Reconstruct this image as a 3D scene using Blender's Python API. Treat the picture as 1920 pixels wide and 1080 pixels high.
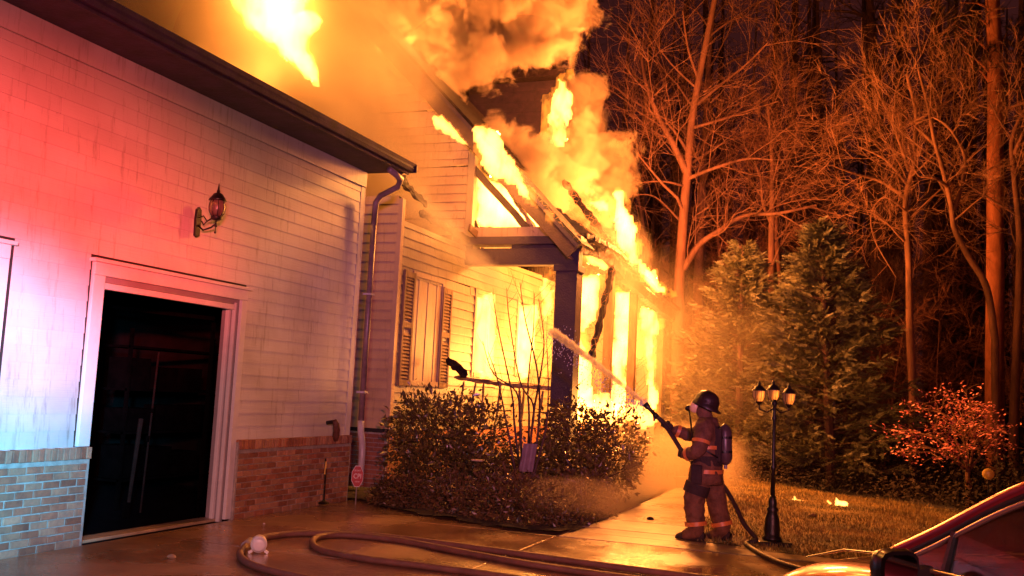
import bpy, math, random
import numpy as np
from mathutils import Vector, Matrix, noise as mnoise, Quaternion

random.seed(7)
SC = bpy.context.scene
COL = SC.collection
for o in list(bpy.data.objects):
    bpy.data.objects.remove(o)

# ------------------------------------------------------------------ camera
FPX = 1813.0
CAM_H = 1.7
_y = Vector((677, 232, FPX)).normalized()
_u = Vector((818, -16556, FPX)).normalized()
_u = (_u - _y * _u.dot(_y)).normalized()
_x = _y.cross(_u)
RIGHT = Vector((_x[0], _y[0], _u[0])); DOWN = Vector((_x[1], _y[1], _u[1])); FWD = Vector((_x[2], _y[2], _u[2]))
cam_d = bpy.data.cameras.new('camera'); cam = bpy.data.objects.new('camera', cam_d); COL.objects.link(cam)
cam_d.sensor_width = 36; cam_d.lens = FPX / 1920 * 36; cam_d.clip_start = 0.05; cam_d.clip_end = 500
M = Matrix.Identity(4)
for i in range(3):
    M[i][0] = RIGHT[i]; M[i][1] = -DOWN[i]; M[i][2] = -FWD[i]
M[0][3] = 0; M[1][3] = 0; M[2][3] = CAM_H
cam.matrix_world = M
SC.camera = cam

# ------------------------------------------------------------------ world, exposure
W = bpy.data.worlds.new('World'); SC.world = W; W.use_nodes = True
bg = W.node_tree.nodes['Background']
bg.inputs[0].default_value = (0.42, 0.088, 0.082, 1); bg.inputs[1].default_value = 0.085   # night sky lit by the glow
SC.view_settings.view_transform = 'Standard'; SC.view_settings.look = 'None'
SC.view_settings.exposure = 0.0; SC.view_settings.gamma = 1
CY = SC.cycles
CY.use_denoising = True
CY.max_bounces = 6; CY.diffuse_bounces = 3; CY.glossy_bounces = 3; CY.transmission_bounces = 6
CY.transparent_max_bounces = 24; CY.volume_bounces = 1
CY.sample_clamp_indirect = 6.0; CY.sample_clamp_direct = 30
CY.use_adaptive_sampling = True; CY.adaptive_threshold = 0.02
CY.volume_step_rate = .45; CY.volume_max_steps = 128
CY.caustics_reflective = False; CY.caustics_refractive = False

def light(kind, name, loc, color, power, radius=0.3, target=None, size=60, blend=1.0):
    l = bpy.data.lights.new(name, kind); o = bpy.data.objects.new(name, l); COL.objects.link(o)
    o.location = loc; l.color = color; l.energy = power; l.shadow_soft_size = radius
    if kind == 'SPOT':
        l.spot_size = math.radians(size); l.spot_blend = blend
        d = Vector(target) - Vector(loc); o.rotation_euler = d.to_track_quat('-Z', 'Y').to_euler()
    return o
FIRE = (1.0, 0.345, 0.06)
FIRE2 = (1.0, 0.27, 0.05)
# the light that the flames give off, lamps in or close to the fire
light('POINT', 'fire_light', (-6.6, 20.3, 2.6), FIRE, 330, .5)      # burning porch
light('POINT', 'fire_light', (-5.9, 24.4, 3.0), FIRE, 1000, .5)
light('POINT', 'fire_light', (-5.9, 16.8, 6.1), FIRE, 560, .4)      # rake flame
light('POINT', 'fire_light', (-8.7, 14.2, 7.4), FIRE, 520, .7)      # roof flame over the garage
light('POINT', 'fire_light', (-12.0, 16.6, 8.2), FIRE, 900, .8)  # added to light the haze behind the garage roof
light('POINT', 'fire_light', (-9.0, 19.0, 6.2), FIRE, 350, .5)       # attic
light('POINT', 'fire_light', (-9.7, 18.6, 9.4), FIRE, 620, .6)      # open roof of the gable
light('POINT', 'fire_light', (-4.6, 21.2, 5.7), FIRE2, 5000, .6)     # porch roof flame
light('POINT', 'fire_light', (-6.0, 21.6, 9.3), FIRE2, 1500, .6)     # dormer flame
light('POINT', 'fire_light', (-10.2, 20.0, 2.6), FIRE, 700, .5)      # inside the rooms
light('POINT', 'fire_light', (-4.7, 18.9, 1.5), FIRE, 320, .4)       # fire behind the shrubs
# beacons of the fire engines parked behind the photographer
light('SPOT', 'beacon_red', (1.6, -2.5, 3.0), (1.0, 0.025, 0.025), 24000, .15, (-7.4, 6.8, 3.15), 20)
light('SPOT', 'beacon_red', (3.5, -4.0, 3.2), (1.0, 0.20, 0.16), 5600, .2, (-4.8, 13.4, 2.2), 60)
light('SPOT', 'beacon_blue', (0.8, -1.5, 2.2), (0.06, 0.55, 1.0), 24000, .15, (-7.4, 6.0, 1.30), 20)
light('SPOT', 'beacon_blue', (2.6, -3.5, 3.2), (0.30, 0.08, 1.0), 3000, .2, (-5.6, 17.5, 4.6), 34)
light('SPOT', 'beacon_white', (1.2, -3.0, 2.6), (0.92, 0.74, 0.88), 1300, .3, (-7.2, 10.6, 2.6), 70)

# ------------------------------------------------------------------ pixel helpers (a pixel of the photo and a real plane give a point)
def ray(px, py):
    return RIGHT * (px - 960) + DOWN * (py - 540) + FWD * FPX
CO = Vector((0, 0, CAM_H))
def PY(px, py, Y): r = ray(px, py); return CO + r * (Y / r.y)
def PX(px, py, X): r = ray(px, py); return CO + r * (X / r.x)
def PZ(px, py, Z=0): r = ray(px, py); return CO + r * ((Z - CAM_H) / r.z)

# ------------------------------------------------------------------ materials
def nodes(m):
    m.use_nodes = True; nt = m.node_tree; return nt, nt.nodes, nt.links
_rand_used = {}
def mat(name, col, rough=0.6, var=0.12, scale=6.0, bump=0.0, bscale=40.0, metal=0.0, col2=None, obj_var=0.0,
        stretch=(1, 1, 1), spec=0.5, trans=0.0, emis=None, coat=0.0, rvar=0.0):
    m = bpy.data.materials.new(name); nt, N, L = nodes(m)
    b = N['Principled BSDF']; b.inputs['Roughness'].default_value = rough; b.inputs['Metallic'].default_value = metal
    b.inputs['Specular IOR Level'].default_value = spec
    if coat: b.inputs['Coat Weight'].default_value = coat; b.inputs['Coat Roughness'].default_value = 0.05
    g = N.new('ShaderNodeNewGeometry'); mp = N.new('ShaderNodeMapping'); mp.inputs['Scale'].default_value = stretch
    L.new(g.outputs['Position'], mp.inputs[0])
    n = N.new('ShaderNodeTexNoise'); n.inputs['Scale'].default_value = scale; n.inputs['Detail'].default_value = 6; n.inputs['Roughness'].default_value = .65
    L.new(mp.outputs[0], n.inputs['Vector'])
    r = N.new('ShaderNodeValToRGB'); L.new(n.outputs[0], r.inputs[0])
    c2 = col2 if col2 else tuple(c * (1 - var * 2) for c in col)
    r.color_ramp.elements[0].position = .32; r.color_ramp.elements[1].position = .68
    r.color_ramp.elements[0].color = (*c2, 1); r.color_ramp.elements[1].color = (*col, 1)
    out = r.outputs[0]
    if obj_var:
        oi = N.new('ShaderNodeObjectInfo'); mr = N.new('ShaderNodeMapRange'); mr.inputs[3].default_value = 1 - obj_var; mr.inputs[4].default_value = 1 + obj_var * .4
        L.new(oi.outputs['Random'], mr.inputs[0])
        hv = N.new('ShaderNodeHueSaturation'); L.new(out, hv.inputs['Color']); L.new(mr.outputs[0], hv.inputs['Value']); out = hv.outputs[0]
    L.new(out, b.inputs['Base Color'])
    if rvar:
        mr2 = N.new('ShaderNodeMapRange'); mr2.inputs[1].default_value = .35; mr2.inputs[2].default_value = .65
        mr2.inputs[3].default_value = max(.02, rough - rvar); mr2.inputs[4].default_value = min(1, rough + rvar)
        n3 = N.new('ShaderNodeTexNoise'); n3.inputs['Scale'].default_value = .9; n3.inputs['Detail'].default_value = 5
        L.new(g.outputs['Position'], n3.inputs['Vector']); L.new(n3.outputs[0], mr2.inputs[0]); L.new(mr2.outputs[0], b.inputs['Roughness'])
    if bump:
        n2 = N.new('ShaderNodeTexNoise'); n2.inputs['Scale'].default_value = bscale; n2.inputs['Detail'].default_value = 4
        L.new(mp.outputs[0], n2.inputs['Vector'])
        bp = N.new('ShaderNodeBump'); bp.inputs['Strength'].default_value = bump; bp.inputs['Distance'].default_value = .02
        L.new(n2.outputs[0], bp.inputs['Height']); L.new(bp.outputs[0], b.inputs['Normal'])
    if trans: b.inputs['Transmission Weight'].default_value = trans
    if emis: b.inputs['Emission Color'].default_value = (*emis[0], 1); b.inputs['Emission Strength'].default_value = emis[1]
    return m

def mat_siding(name, base, streak=0.8, soot_shade_z=None):
    """white lap siding with vertical drips and blotches of soot"""
    m = bpy.data.materials.new(name); nt, N, L = nodes(m); b = N['Principled BSDF']
    b.inputs['Roughness'].default_value = .42
    g = N.new('ShaderNodeNewGeometry')
    mp = N.new('ShaderNodeMapping'); mp.inputs['Scale'].default_value = (14, 14, 1.3); L.new(g.outputs['Position'], mp.inputs[0])
    n = N.new('ShaderNodeTexNoise'); n.inputs['Scale'].default_value = 1.3; n.inputs['Detail'].default_value = 8; n.inputs['Roughness'].default_value = .7; L.new(mp.outputs[0], n.inputs['Vector'])
    r = N.new('ShaderNodeValToRGB'); L.new(n.outputs[0], r.inputs[0]); r.color_ramp.elements[0].position = .30; r.color_ramp.elements[1].position = .46
    d = 1 - streak * .45
    r.color_ramp.elements[0].color = (d, d * .92, d * .85, 1); r.color_ramp.elements[1].color = (1, 1, 1, 1)
    n2 = N.new('ShaderNodeTexNoise'); n2.inputs['Scale'].default_value = .9; n2.inputs['Detail'].default_value = 7; L.new(g.outputs['Position'], n2.inputs['Vector'])
    r2 = N.new('ShaderNodeValToRGB'); L.new(n2.outputs[0], r2.inputs[0]); r2.color_ramp.elements[0].position = .36; r2.color_ramp.elements[1].position = .62
    r2.color_ramp.elements[0].color = (.74, .70, .68, 1); r2.color_ramp.elements[1].color = (1, 1, 1, 1)
    m1 = N.new('ShaderNodeMix'); m1.data_type = 'RGBA'; m1.blend_type = 'MULTIPLY'; m1.inputs[0].default_value = 1
    m1.inputs[6].default_value = (*base, 1); L.new(r.outputs[0], m1.inputs[7])
    m2 = N.new('ShaderNodeMix'); m2.data_type = 'RGBA'; m2.blend_type = 'MULTIPLY'; m2.inputs[0].default_value = 1
    L.new(m1.outputs[2], m2.inputs[6]); L.new(r2.outputs[0], m2.inputs[7]); out = m2.outputs[2]
    if soot_shade_z:   # soot and eave shade painted together over the top of the wall
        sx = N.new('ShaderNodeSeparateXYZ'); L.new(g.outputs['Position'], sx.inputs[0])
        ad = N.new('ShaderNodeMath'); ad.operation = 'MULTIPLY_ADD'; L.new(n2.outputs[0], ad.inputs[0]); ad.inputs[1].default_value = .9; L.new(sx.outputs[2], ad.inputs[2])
        mr = N.new('ShaderNodeMapRange'); mr.inputs[1].default_value = soot_shade_z[0]; mr.inputs[2].default_value = soot_shade_z[1]; mr.inputs[3].default_value = 1; mr.inputs[4].default_value = soot_shade_z[2]
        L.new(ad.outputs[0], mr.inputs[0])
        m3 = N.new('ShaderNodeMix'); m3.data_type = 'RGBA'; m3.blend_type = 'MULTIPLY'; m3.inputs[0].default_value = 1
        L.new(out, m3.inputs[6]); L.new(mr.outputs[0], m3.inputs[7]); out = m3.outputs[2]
    oi = N.new('ShaderNodeObjectInfo'); mr = N.new('ShaderNodeMapRange'); mr.inputs[3].default_value = .95; mr.inputs[4].default_value = 1.02
    L.new(oi.outputs['Random'], mr.inputs[0])
    hv = N.new('ShaderNodeHueSaturation'); L.new(out, hv.inputs['Color']); L.new(mr.outputs[0], hv.inputs['Value'])
    L.new(hv.outputs[0], b.inputs['Base Color'])
    bp = N.new('ShaderNodeBump'); bp.inputs['Strength'].default_value = .25; bp.inputs['Distance'].default_value = .01
    mp3 = N.new('ShaderNodeMapping'); mp3.inputs['Scale'].default_value = (60, 3, 60); L.new(g.outputs['Position'], mp3.inputs[0])
    n4 = N.new('ShaderNodeTexNoise'); n4.inputs['Scale'].default_value = 1; n4.inputs['Detail'].default_value = 4; L.new(mp3.outputs[0], n4.inputs['Vector'])
    L.new(n4.outputs[0], bp.inputs['Height']); L.new(bp.outputs[0], b.inputs['Normal'])
    return m

MT = {}
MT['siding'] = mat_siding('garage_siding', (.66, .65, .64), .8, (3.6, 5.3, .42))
MT['siding_house'] = mat_siding('house_siding', (.40, .33, .22), .9)
MT['siding_tan'] = mat_siding('tan_siding', (.66, .50, .26), .5)
MT['siding_char'] = mat_siding('scorched_siding', (.50, .36, .24), 1.0)
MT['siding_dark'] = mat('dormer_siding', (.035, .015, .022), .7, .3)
MT['trim'] = mat('trim_paint', (.74, .73, .71), .4, .08, 3, .1, 30)
MT['jamb'] = mat('jamb_grey', (.30, .27, .28), .5, .1, 3, .1, 30)
MT['fascia'] = mat('sooty_fascia', (.042, .016, .055), .7, .4, 2.2, .3, 25)
MT['gutter'] = mat('gutter_metal', (.040, .016, .055), .6, .3, 4, .2, spec=.15)
MT['pipe'] = mat('downspout_paint', (.55, .52, .52), .32, .2, 3, .1, 20)
MT['pipe_dark'] = mat('sooty_downspout', (.27, .18, .17), .35, .3, 3, .1, 20)
MT['brick'] = mat('brick_clay', (.40, .15, .08), .75, .25, 9, .5, 60, obj_var=.35, col2=(.22, .085, .055))
MT['brick2'] = mat('brick_pale', (.46, .24, .14), .75, .25, 9, .5, 60, obj_var=.35, col2=(.30, .15, .10))
MT['mortar'] = mat('mortar', (.42, .38, .33), .9, .2, 12, .4, 80)
MT['pole'] = mat('old_wooden_pole', (.022, .012, .009), .8, .3, 8, spec=.1)
MT['inner'] = mat('unlit_dark_goods', (.003, .0018, .0018), .8, .4, 4, spec=.02)  # darkness of the garage put into the near-black colour
MT['shingle'] = mat('roof_shingles', (.34, .15, .075), .85, .3, 8, .6, 30, obj_var=.3)
MT['concrete'] = mat('wet_concrete', (.36, .22, .12), .22, .3, 1.1, .25, 22, rvar=.16, col2=(.13, .07, .042), spec=.9)
MT['walk'] = mat('walk_concrete', (.50, .37, .22), .36, .25, 2.2, .3, 30, rvar=.12, col2=(.22, .16, .10), obj_var=.2)
MT['joint'] = mat('joint_dark', (.03, .022, .018), .8, .2)
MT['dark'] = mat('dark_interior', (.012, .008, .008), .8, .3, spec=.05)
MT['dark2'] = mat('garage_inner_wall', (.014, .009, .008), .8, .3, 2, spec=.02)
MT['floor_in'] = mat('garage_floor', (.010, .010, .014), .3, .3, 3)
MT['char'] = mat('charred_wood', (.026, .014, .016), .9, .3, 12, .9, 40, col2=(.010, .006, .007), spec=.15)
MT['ember'] = mat('smouldering_char', (.035, .02, .02), .75, .3, 12, .9, 40, col2=(.012, .008, .008))
def _ember(m):      # red-hot cracks in the charred timber
    nt, N, L = nodes(m); b = N['Principled BSDF']; g_ = N.new('ShaderNodeNewGeometry'); v = N.new('ShaderNodeTexVoronoi'); v.feature = 'DISTANCE_TO_EDGE'; v.inputs['Scale'].default_value = 9
    n = N.new('ShaderNodeTexNoise'); n.inputs['Scale'].default_value = 1.8; L.new(g_.outputs['Position'], v.inputs['Vector']); L.new(g_.outputs['Position'], n.inputs['Vector'])
    a = N.new('ShaderNodeMapRange'); a.inputs[1].default_value = .05; a.inputs[2].default_value = .0; L.new(v.outputs['Distance'], a.inputs[0])
    c = N.new('ShaderNodeMapRange'); c.inputs[1].default_value = .52; c.inputs[2].default_value = .66; L.new(n.outputs[0], c.inputs[0])
    k = N.new('ShaderNodeMath'); k.operation = 'MULTIPLY'; L.new(a.outputs[0], k.inputs[0]); L.new(c.outputs[0], k.inputs[1])
    k2 = N.new('ShaderNodeMath'); k2.operation = 'MULTIPLY'; L.new(k.outputs[0], k2.inputs[0]); k2.inputs[1].default_value = 2.2
    b.inputs['Emission Color'].default_value = (1, .22, .03, 1); L.new(k2.outputs[0], b.inputs['Emission Strength'])
_ember(MT['ember'])
MT['charbeam'] = mat('sooty_painted_beam', (.030, .012, .045), .6, .4, 3, .5, 30, col2=(.05, .03, .045))
MT['rake'] = mat('burnt_rake_board', (.075, .038, .038), .6, .45, 4, .5, 25, col2=(.05, .025, .02))
MT['shutter'] = mat('scorched_shutter', (.34, .22, .11), .7, .3, 8, .5, 30, stretch=(1, 1, .3), col2=(.14, .08, .035))
MT['wood'] = mat('burnt_wood', (.22, .12, .05), .7, .4, 8, .6, 30, stretch=(1, 1, .3))
MT['iron'] = mat('black_iron', (.018, .014, .014), .35, .2, 10, .2, 60, metal=.3)
MT['glass_lamp'] = mat('lantern_glass', (1.0, .72, .34), .55, .1, 8, .2, 30, trans=.9)
MT['glass_dim'] = mat('darker_lantern_glass', (.5, .30, .24), .3, .2, 8, .2, 30, trans=.75)  # darker tint than the post lantern glass
MT['hose'] = mat('hose_jacket', (.20, .085, .06), .5, .25, 6, .5, 120)
MT['hose_dark'] = mat('attack_hose', (.05, .025, .022), .5, .25, 6, .4, 120)
MT['white_plastic'] = mat('white_plastic', (.72, .72, .72), .35, .06)
MT['mulch'] = mat('mulch', (.045, .022, .012), .9, .4, 14, 1.0, 60)
MT['leaf_dark'] = mat('camellia_leaf', (.15, .10, .03), .30, .4, 5, obj_var=0, col2=(.06, .038, .013))
MT['thick'] = mat('thicket_bark', (.17, .055, .035), .85, .3, 3)
MT['leaf_low'] = mat('groundcover_leaf', (.17, .085, .03), .4, .4, 5, col2=(.03, .02, .01))
MT['twig'] = mat('twig_bark', (.10, .045, .03), .7, .3, 8)
MT['grass'] = mat('dormant_grass', (.30, .19, .05), .8, .35, 1.3, .5, 50, col2=(.05, .04, .015))
MT['blade'] = mat('grass_blade', (.42, .28, .07), .6, .35, 1.1, col2=(.05, .045, .015))
MT['forest'] = mat('leaf_litter', (.035, .018, .010), .95, .4, 3, 1.0, 20)
MT['bark'] = mat('bark_grey', (.24, .10, .065), .85, .3, 5, .6, 25, stretch=(1, 1, .25))
MT['bark_red'] = mat('pine_bark', (.58, .20, .09), .85, .3, 7, .8, 14, stretch=(1, 1, .4), col2=(.34, .11, .05))
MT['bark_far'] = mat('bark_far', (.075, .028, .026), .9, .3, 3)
MT['bark_pale'] = mat('bark_pale', (.36, .165, .09), .8, .3, 5, .5, 25, stretch=(1, 1, .25))
MT['cedar'] = mat('cedar_foliage', (.105, .100, .048), .6, .4, 1.6, col2=(.048, .042, .022))
MT['pine_needles'] = mat('pine_needles', (.11, .075, .025), .6, .4, 2.0, col2=(.05, .035, .015))
MT['pink'] = mat('dogwood_leaf', (.85, .30, .27), .5, .35, 3, col2=(.55, .15, .14))
MT['brush'] = mat('undergrowth', (.034, .015, .010), .8, .4, .8, col2=(.010, .005, .004))
MT['turnout'] = mat('turnout_cloth', (.20, .09, .045), .8, .3, 9, 1.0, 18, col2=(.085, .035, .018))
MT['turnout_dark'] = mat('turnout_dark', (.045, .022, .020), .8, .3, 9, .5, 60)
MT['band'] = mat('reflective_band', (.75, .25, .06), .4, .15, 20, emis=None)
MT['helmet'] = mat('helmet_shell', (.035, .018, .016), .35, .3, 9, .3, 30)
MT['tank'] = mat('air_cylinder', (.10, .06, .065), .35, .2, 6)
MT['mask'] = mat('face_mask', (.9, .65, .35), .12, .05, 6, spec=.9)
MT['red_sign'] = mat('red_sign_face', (.40, .02, .03), .35, .1)
MT['sign_white'] = mat('sign_lettering', (.75, .70, .70), .4, .05)
MT['flag'] = mat('pale_board', (.22, .14, .15), .6, .15, 12)
MT['car'] = mat('car_paint', (.26, .02, .045), .3, .1, 3, coat=1.0, metal=.7)
MT['car_black'] = mat('car_black_trim', (.012, .011, .014), .3, .2)
MT['car_glass'] = mat('car_glass', (.03, .02, .035), .05, .1, spec=.8)
MT['chrome'] = mat('window_chrome', (.55, .42, .42), .18, .05, metal=.9)
MT['mirror'] = mat('mirror_glass', (.55, .62, .68), .06, .05, metal=1.0)
MT['rubber'] = mat('tyre_rubber', (.015, .014, .014), .8, .2)
MT['red_plastic'] = mat('red_plastic', (.45, .03, .02), .4, .1)
MT['yellow'] = mat('yellow_reflector', (.75, .52, .12), .3, .05)
MT['cloth'] = mat('brown_cloth', (.16, .06, .035), .6, .3, 10, .5, 40)

# ------------------------------------------------------------------ mesh helpers
class MB:
    def __init__(s): s.v = []; s.f = []
    def add(s, vs, fs):
        n = len(s.v); s.v += [tuple(p) for p in vs]; s.f += [tuple(i + n for i in f) for f in fs]
    def box(s, a, b, m=None):
        x0, y0, z0 = a; x1, y1, z1 = b
        vs = [Vector(p) for p in ((x0, y0, z0), (x1, y0, z0), (x1, y1, z0), (x0, y1, z0), (x0, y0, z1), (x1, y0, z1), (x1, y1, z1), (x0, y1, z1))]
        if m is not None: vs = [m @ p for p in vs]
        s.add(vs, ((0, 3, 2, 1), (4, 5, 6, 7), (0, 1, 5, 4), (1, 2, 6, 5), (2, 3, 7, 6), (3, 0, 4, 7)))
    def beam(s, p, q, w, h, up=(0, 0, 1)):
        p = Vector(p); q = Vector(q); d = q - p; L = d.length; d.normalize(); up = Vector(up)
        sd = d.cross(up)
        if sd.length < 1e-4: sd = d.cross(Vector((0, 1, 0)))
        sd.normalize(); u = sd.cross(d)
        vs = [p + d * t + sd * a * w / 2 + u * b * h / 2 for t in (0, L) for a, b in ((-1, -1), (1, -1), (1, 1), (-1, 1))]
        s.add(vs, ((0, 1, 2, 3), (7, 6, 5, 4), (0, 4, 5, 1), (1, 5, 6, 2), (2, 6, 7, 3), (3, 7, 4, 0)))
    def rbeam(s, p, q, w, h, up=(0, 0, 1), n=0, amp=.018):
        """burnt timber: a beam whose faces are eaten away unevenly"""
        p = Vector(p); q = Vector(q); d = q - p; L = d.length; d.normalize(); sd = d.cross(Vector(up))
        if sd.length < 1e-4: sd = d.cross(Vector((0, 1, 0)))
        sd.normalize(); u = sd.cross(d); n = n or max(6, int(L / .07)); ring = [(-1, -1), (0, -1), (1, -1), (1, 0), (1, 1), (0, 1), (-1, 1), (-1, 0)]; vs = []
        for i in range(n + 1):
            e = .55 + .45 * min(1, i / 2, (n - i) / 2)
            for a, b in ring:
                c_ = p + d * L * i / n; k_ = 1 + amp / min(w, h) * 3.2 * (fbm(c_.x * 6 + a * 3.1, c_.y * 6 + b * 2.3, c_.z * 6, 3) - .15)
                vs.append(c_ + (sd * a * w / 2 + u * b * h / 2) * k_ * (e if i in (0, n) else 1))
        s.add(vs, [(i * 8 + j, i * 8 + (j + 1) % 8, (i + 1) * 8 + (j + 1) % 8, (i + 1) * 8 + j) for i in range(n) for j in range(8)] + [tuple(reversed(range(8))), tuple(n * 8 + j for j in range(8))])
    def tube(s, pts, rad, k=8, cap=True):
        pts = [Vector(p) for p in pts]; n = len(pts)
        if not hasattr(rad, '__len__'): rad = [rad] * n
        vs = []; ref = None
        for i, p in enumerate(pts):
            d = (pts[min(i + 1, n - 1)] - pts[max(i - 1, 0)])
            if d.length < 1e-7: d = Vector((0, 0, 1))
            d.normalize()
            if ref is None: ref = d.orthogonal().normalized()
            ref = ref - d * ref.dot(d)
            if ref.length < 1e-5: ref = d.orthogonal()
            ref.normalize(); b = d.cross(ref)
            for j in range(k):
                a = 2 * math.pi * j / k; vs.append(p + (ref * math.cos(a) + b * math.sin(a)) * rad[i])
        fs = [(i * k + j, i * k + (j + 1) % k, (i + 1) * k + (j + 1) % k, (i + 1) * k + j) for i in range(n - 1) for j in range(k)]
        if cap: fs += [tuple(reversed(range(k))), tuple((n - 1) * k + j for j in range(k))]
        s.add(vs, fs)
    def lathe(s, prof, c=(0, 0, 0), k=20, m=None):
        vs = []; n = len(prof); c = Vector(c)
        for r, z in prof:
            for j in range(k):
                a = 2 * math.pi * j / k; p = Vector((r * math.cos(a), r * math.sin(a), z)); vs.append((m @ p if m is not None else p) + c)
        fs = [(i * k + j, i * k + (j + 1) % k, (i + 1) * k + (j + 1) % k, (i + 1) * k + j) for i in range(n - 1) for j in range(k)]
        fs += [tuple(reversed(range(k))), tuple((n - 1) * k + j for j in range(k))]
        s.add(vs, fs)
    def prism(s, poly, h0, h1, f):
        """poly 2-D, f(u, v, h) -> 3-D"""
        n = len(poly); vs = [f(u, v, h0) for u, v in poly] + [f(u, v, h1) for u, v in poly]
        s.add(vs, [tuple(reversed(range(n))), tuple(range(n, 2 * n))] + [(i, (i + 1) % n, n + (i + 1) % n, n + i) for i in range(n)])
    def build(s, name, m, parent=None, smooth=False, bevel=0):
        me = bpy.data.meshes.new(name); me.from_pydata(s.v, [], s.f); me.materials.append(m)
        if smooth: me.polygons.foreach_set('use_smooth', [True] * len(me.polygons))
        me.update()
        o = bpy.data.objects.new(name, me); COL.objects.link(o)
        if parent: o.parent = parent
        if bevel:
            b = o.modifiers.new('bevel', 'BEVEL'); b.width = bevel; b.segments = 2; b.limit_method = 'ANGLE'
        return o

def tag(o, label=None, cat=None, group=None, kind=None):
    if label: o['label'] = label
    if cat: o['category'] = cat
    if group: o['group'] = group
    if kind: o['kind'] = kind
    return o
def empty(name, label, cat, loc=(0, 0, 0), group=None):
    o = bpy.data.objects.new(name, None); COL.objects.link(o); o.empty_display_size = .2
    return tag(o, label, cat, group)       # children use world coordinates: the empty stays at the origin unless moved
def inst(name, src, parent, loc=(0, 0, 0), rot=(0, 0, 0), scale=(1, 1, 1)):
    o = bpy.data.objects.new(name, src); COL.objects.link(o); o.parent = parent; o.location = loc; o.rotation_euler = rot; o.scale = scale
    return o
def box_obj(name, a, b, m, parent=None, bevel=0):
    q = MB(); q.box(a, b); return q.build(name, m, parent, bevel=bevel)
def grid_sheet(name, x0, x1, y0, y1, nx, ny, zf, m, inside=None):
    vs = []; idx = {}; fs = []
    for j in range(ny + 1):
        for i in range(nx + 1):
            x = x0 + (x1 - x0) * i / nx; y = y0 + (y1 - y0) * j / ny; vs.append((x, y, zf(x, y)))
    for j in range(ny):
        for i in range(nx):
            if inside and not inside(x0 + (x1 - x0) * (i + .5) / nx, y0 + (y1 - y0) * (j + .5) / ny): continue
            a = j * (nx + 1) + i; fs.append((a, a + 1, a + nx + 2, a + nx + 1))
    q = MB(); q.add(vs, fs); return q.build(name, m, None, True)
def fbm(x, y, z=0., o=4):
    return mnoise.fractal(Vector((x, y, z)), 1.0, 2.0, o, noise_basis='PERLIN_ORIGINAL')
def in_poly(x, y, P):
    c = False; j = len(P) - 1
    for i in range(len(P)):
        if (P[i][1] > y) != (P[j][1] > y) and x < (P[j][0] - P[i][0]) * (y - P[i][1]) / (P[j][1] - P[i][1]) + P[i][0]: c = not c
        j = i
    return c

# ================================================================== GROUND
BED = [(-7.74, 13.2), (-7.1, 12.95), (-6.3, 12.4), (-5.7, 12.08), (-4.73, 11.8), (-4.1, 11.6), (-3.63, 11.6), (-3.52, 12.4), (-3.5, 13.6), (-3.55, 15.5), (-3.65, 17.6), (-4.09, 21.4), (-4.6, 27), (-7.74, 27)]
LAWN = [(-2.3, 12.3), (-1.0, 12.0), (3, 11.6), (40, 11.4), (40, 19.5), (3.5, 18.8), (1.3, 19.0), (-1.4, 21.2), (-3.2, 23.5), (-5.2, 28), (-5.2, 29.5), (-4.1, 27), (-3.3, 21.4), (-2.35, 17.5)]
def forest_z(x, y):
    return -.03 - max(0, y - 20) * .012 + .12 * fbm(x * .3, y * .3)* min(1, max(0, (y - 17) / 6))
tag(grid_sheet('forest_floor', -150, 150, 11.2, 260, 150, 120, lambda x, y: forest_z(x, y) - .03, MT['forest']), kind='structure')
def lawn_z(x, y): return .012 + .02 * fbm(x * .8, y * .8) + max(0, (y - 12)) * .004
tag(grid_sheet('lawn', -6, 40, 11, 30, 184, 76, lawn_z, MT['grass'], lambda x, y: in_poly(x, y, LAWN)), kind='structure')
tag(grid_sheet('planting_bed', -8, -3.3, 11.4, 27.2, 60, 140, lambda x, y: .035 + .035 * fbm(x * 2, y * 2) , MT['mulch'], lambda x, y: in_poly(x, y, BED)), kind='structure')
tag(box_obj('ground_base', (-30, -25, -.4), (30, 11.3, -.06), MT['joint']), kind='structure')
# driveway: concrete slabs with open joints
drive = bpy.data.objects.new('driveway', None); COL.objects.link(drive); drive['kind'] = 'structure'
xs = [-7.34, -3.62, -0.1, 3.6, 7.3, 11]; ys = [-9.0, -5.2, -1.5, 2.2, 5.7, 8.62, 11.55]
def slab(name, x0, x1, y0, y1, m, parent, top=0.0, g=.006, n=6):
    q = MB(); q.box((x0 + g, y0 + g, -.1), (x1 - g, y1 - g, top)); return q.build(name, m, parent, bevel=.006)
for i in range(5):
    for j in range(6):
        slab('slab', xs[i], xs[i + 1], ys[j], ys[j + 1], MT['concrete'], drive)
slab('slab', -7.34, -3.62, 11.55, 13.3, MT['concrete'], drive)
slab('slab', -9.5, -7.34, 2.2, 7.72, MT['concrete'], drive, -.03)
box_obj('joint_bed', (-7.4, -9.2, -.12), (11.2, 13.3, -.02), MT['joint'], drive)
# front walk: short stamped slabs
walk = bpy.data.objects.new('front_walk', None); COL.objects.link(walk); walk['kind'] = 'structure'
yy = 11.56; k = 0
while yy < 24:
    w = .52
    xl = -3.6 + max(0, (yy - 17)) * -.03
    xr = -2.25 if yy > 12.4 else 1.5
    slab('walk_slab', xl, xr, yy, yy + w, MT['walk'], walk, .006 + random.uniform(-.003, .003), .009)
    yy += w
box_obj('joint_bed', (-3.7, 11.56, -.11), (1.5, 24.5, -.025), MT['joint'], walk)
# water film puddles come from the roughness variation of the slabs

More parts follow.
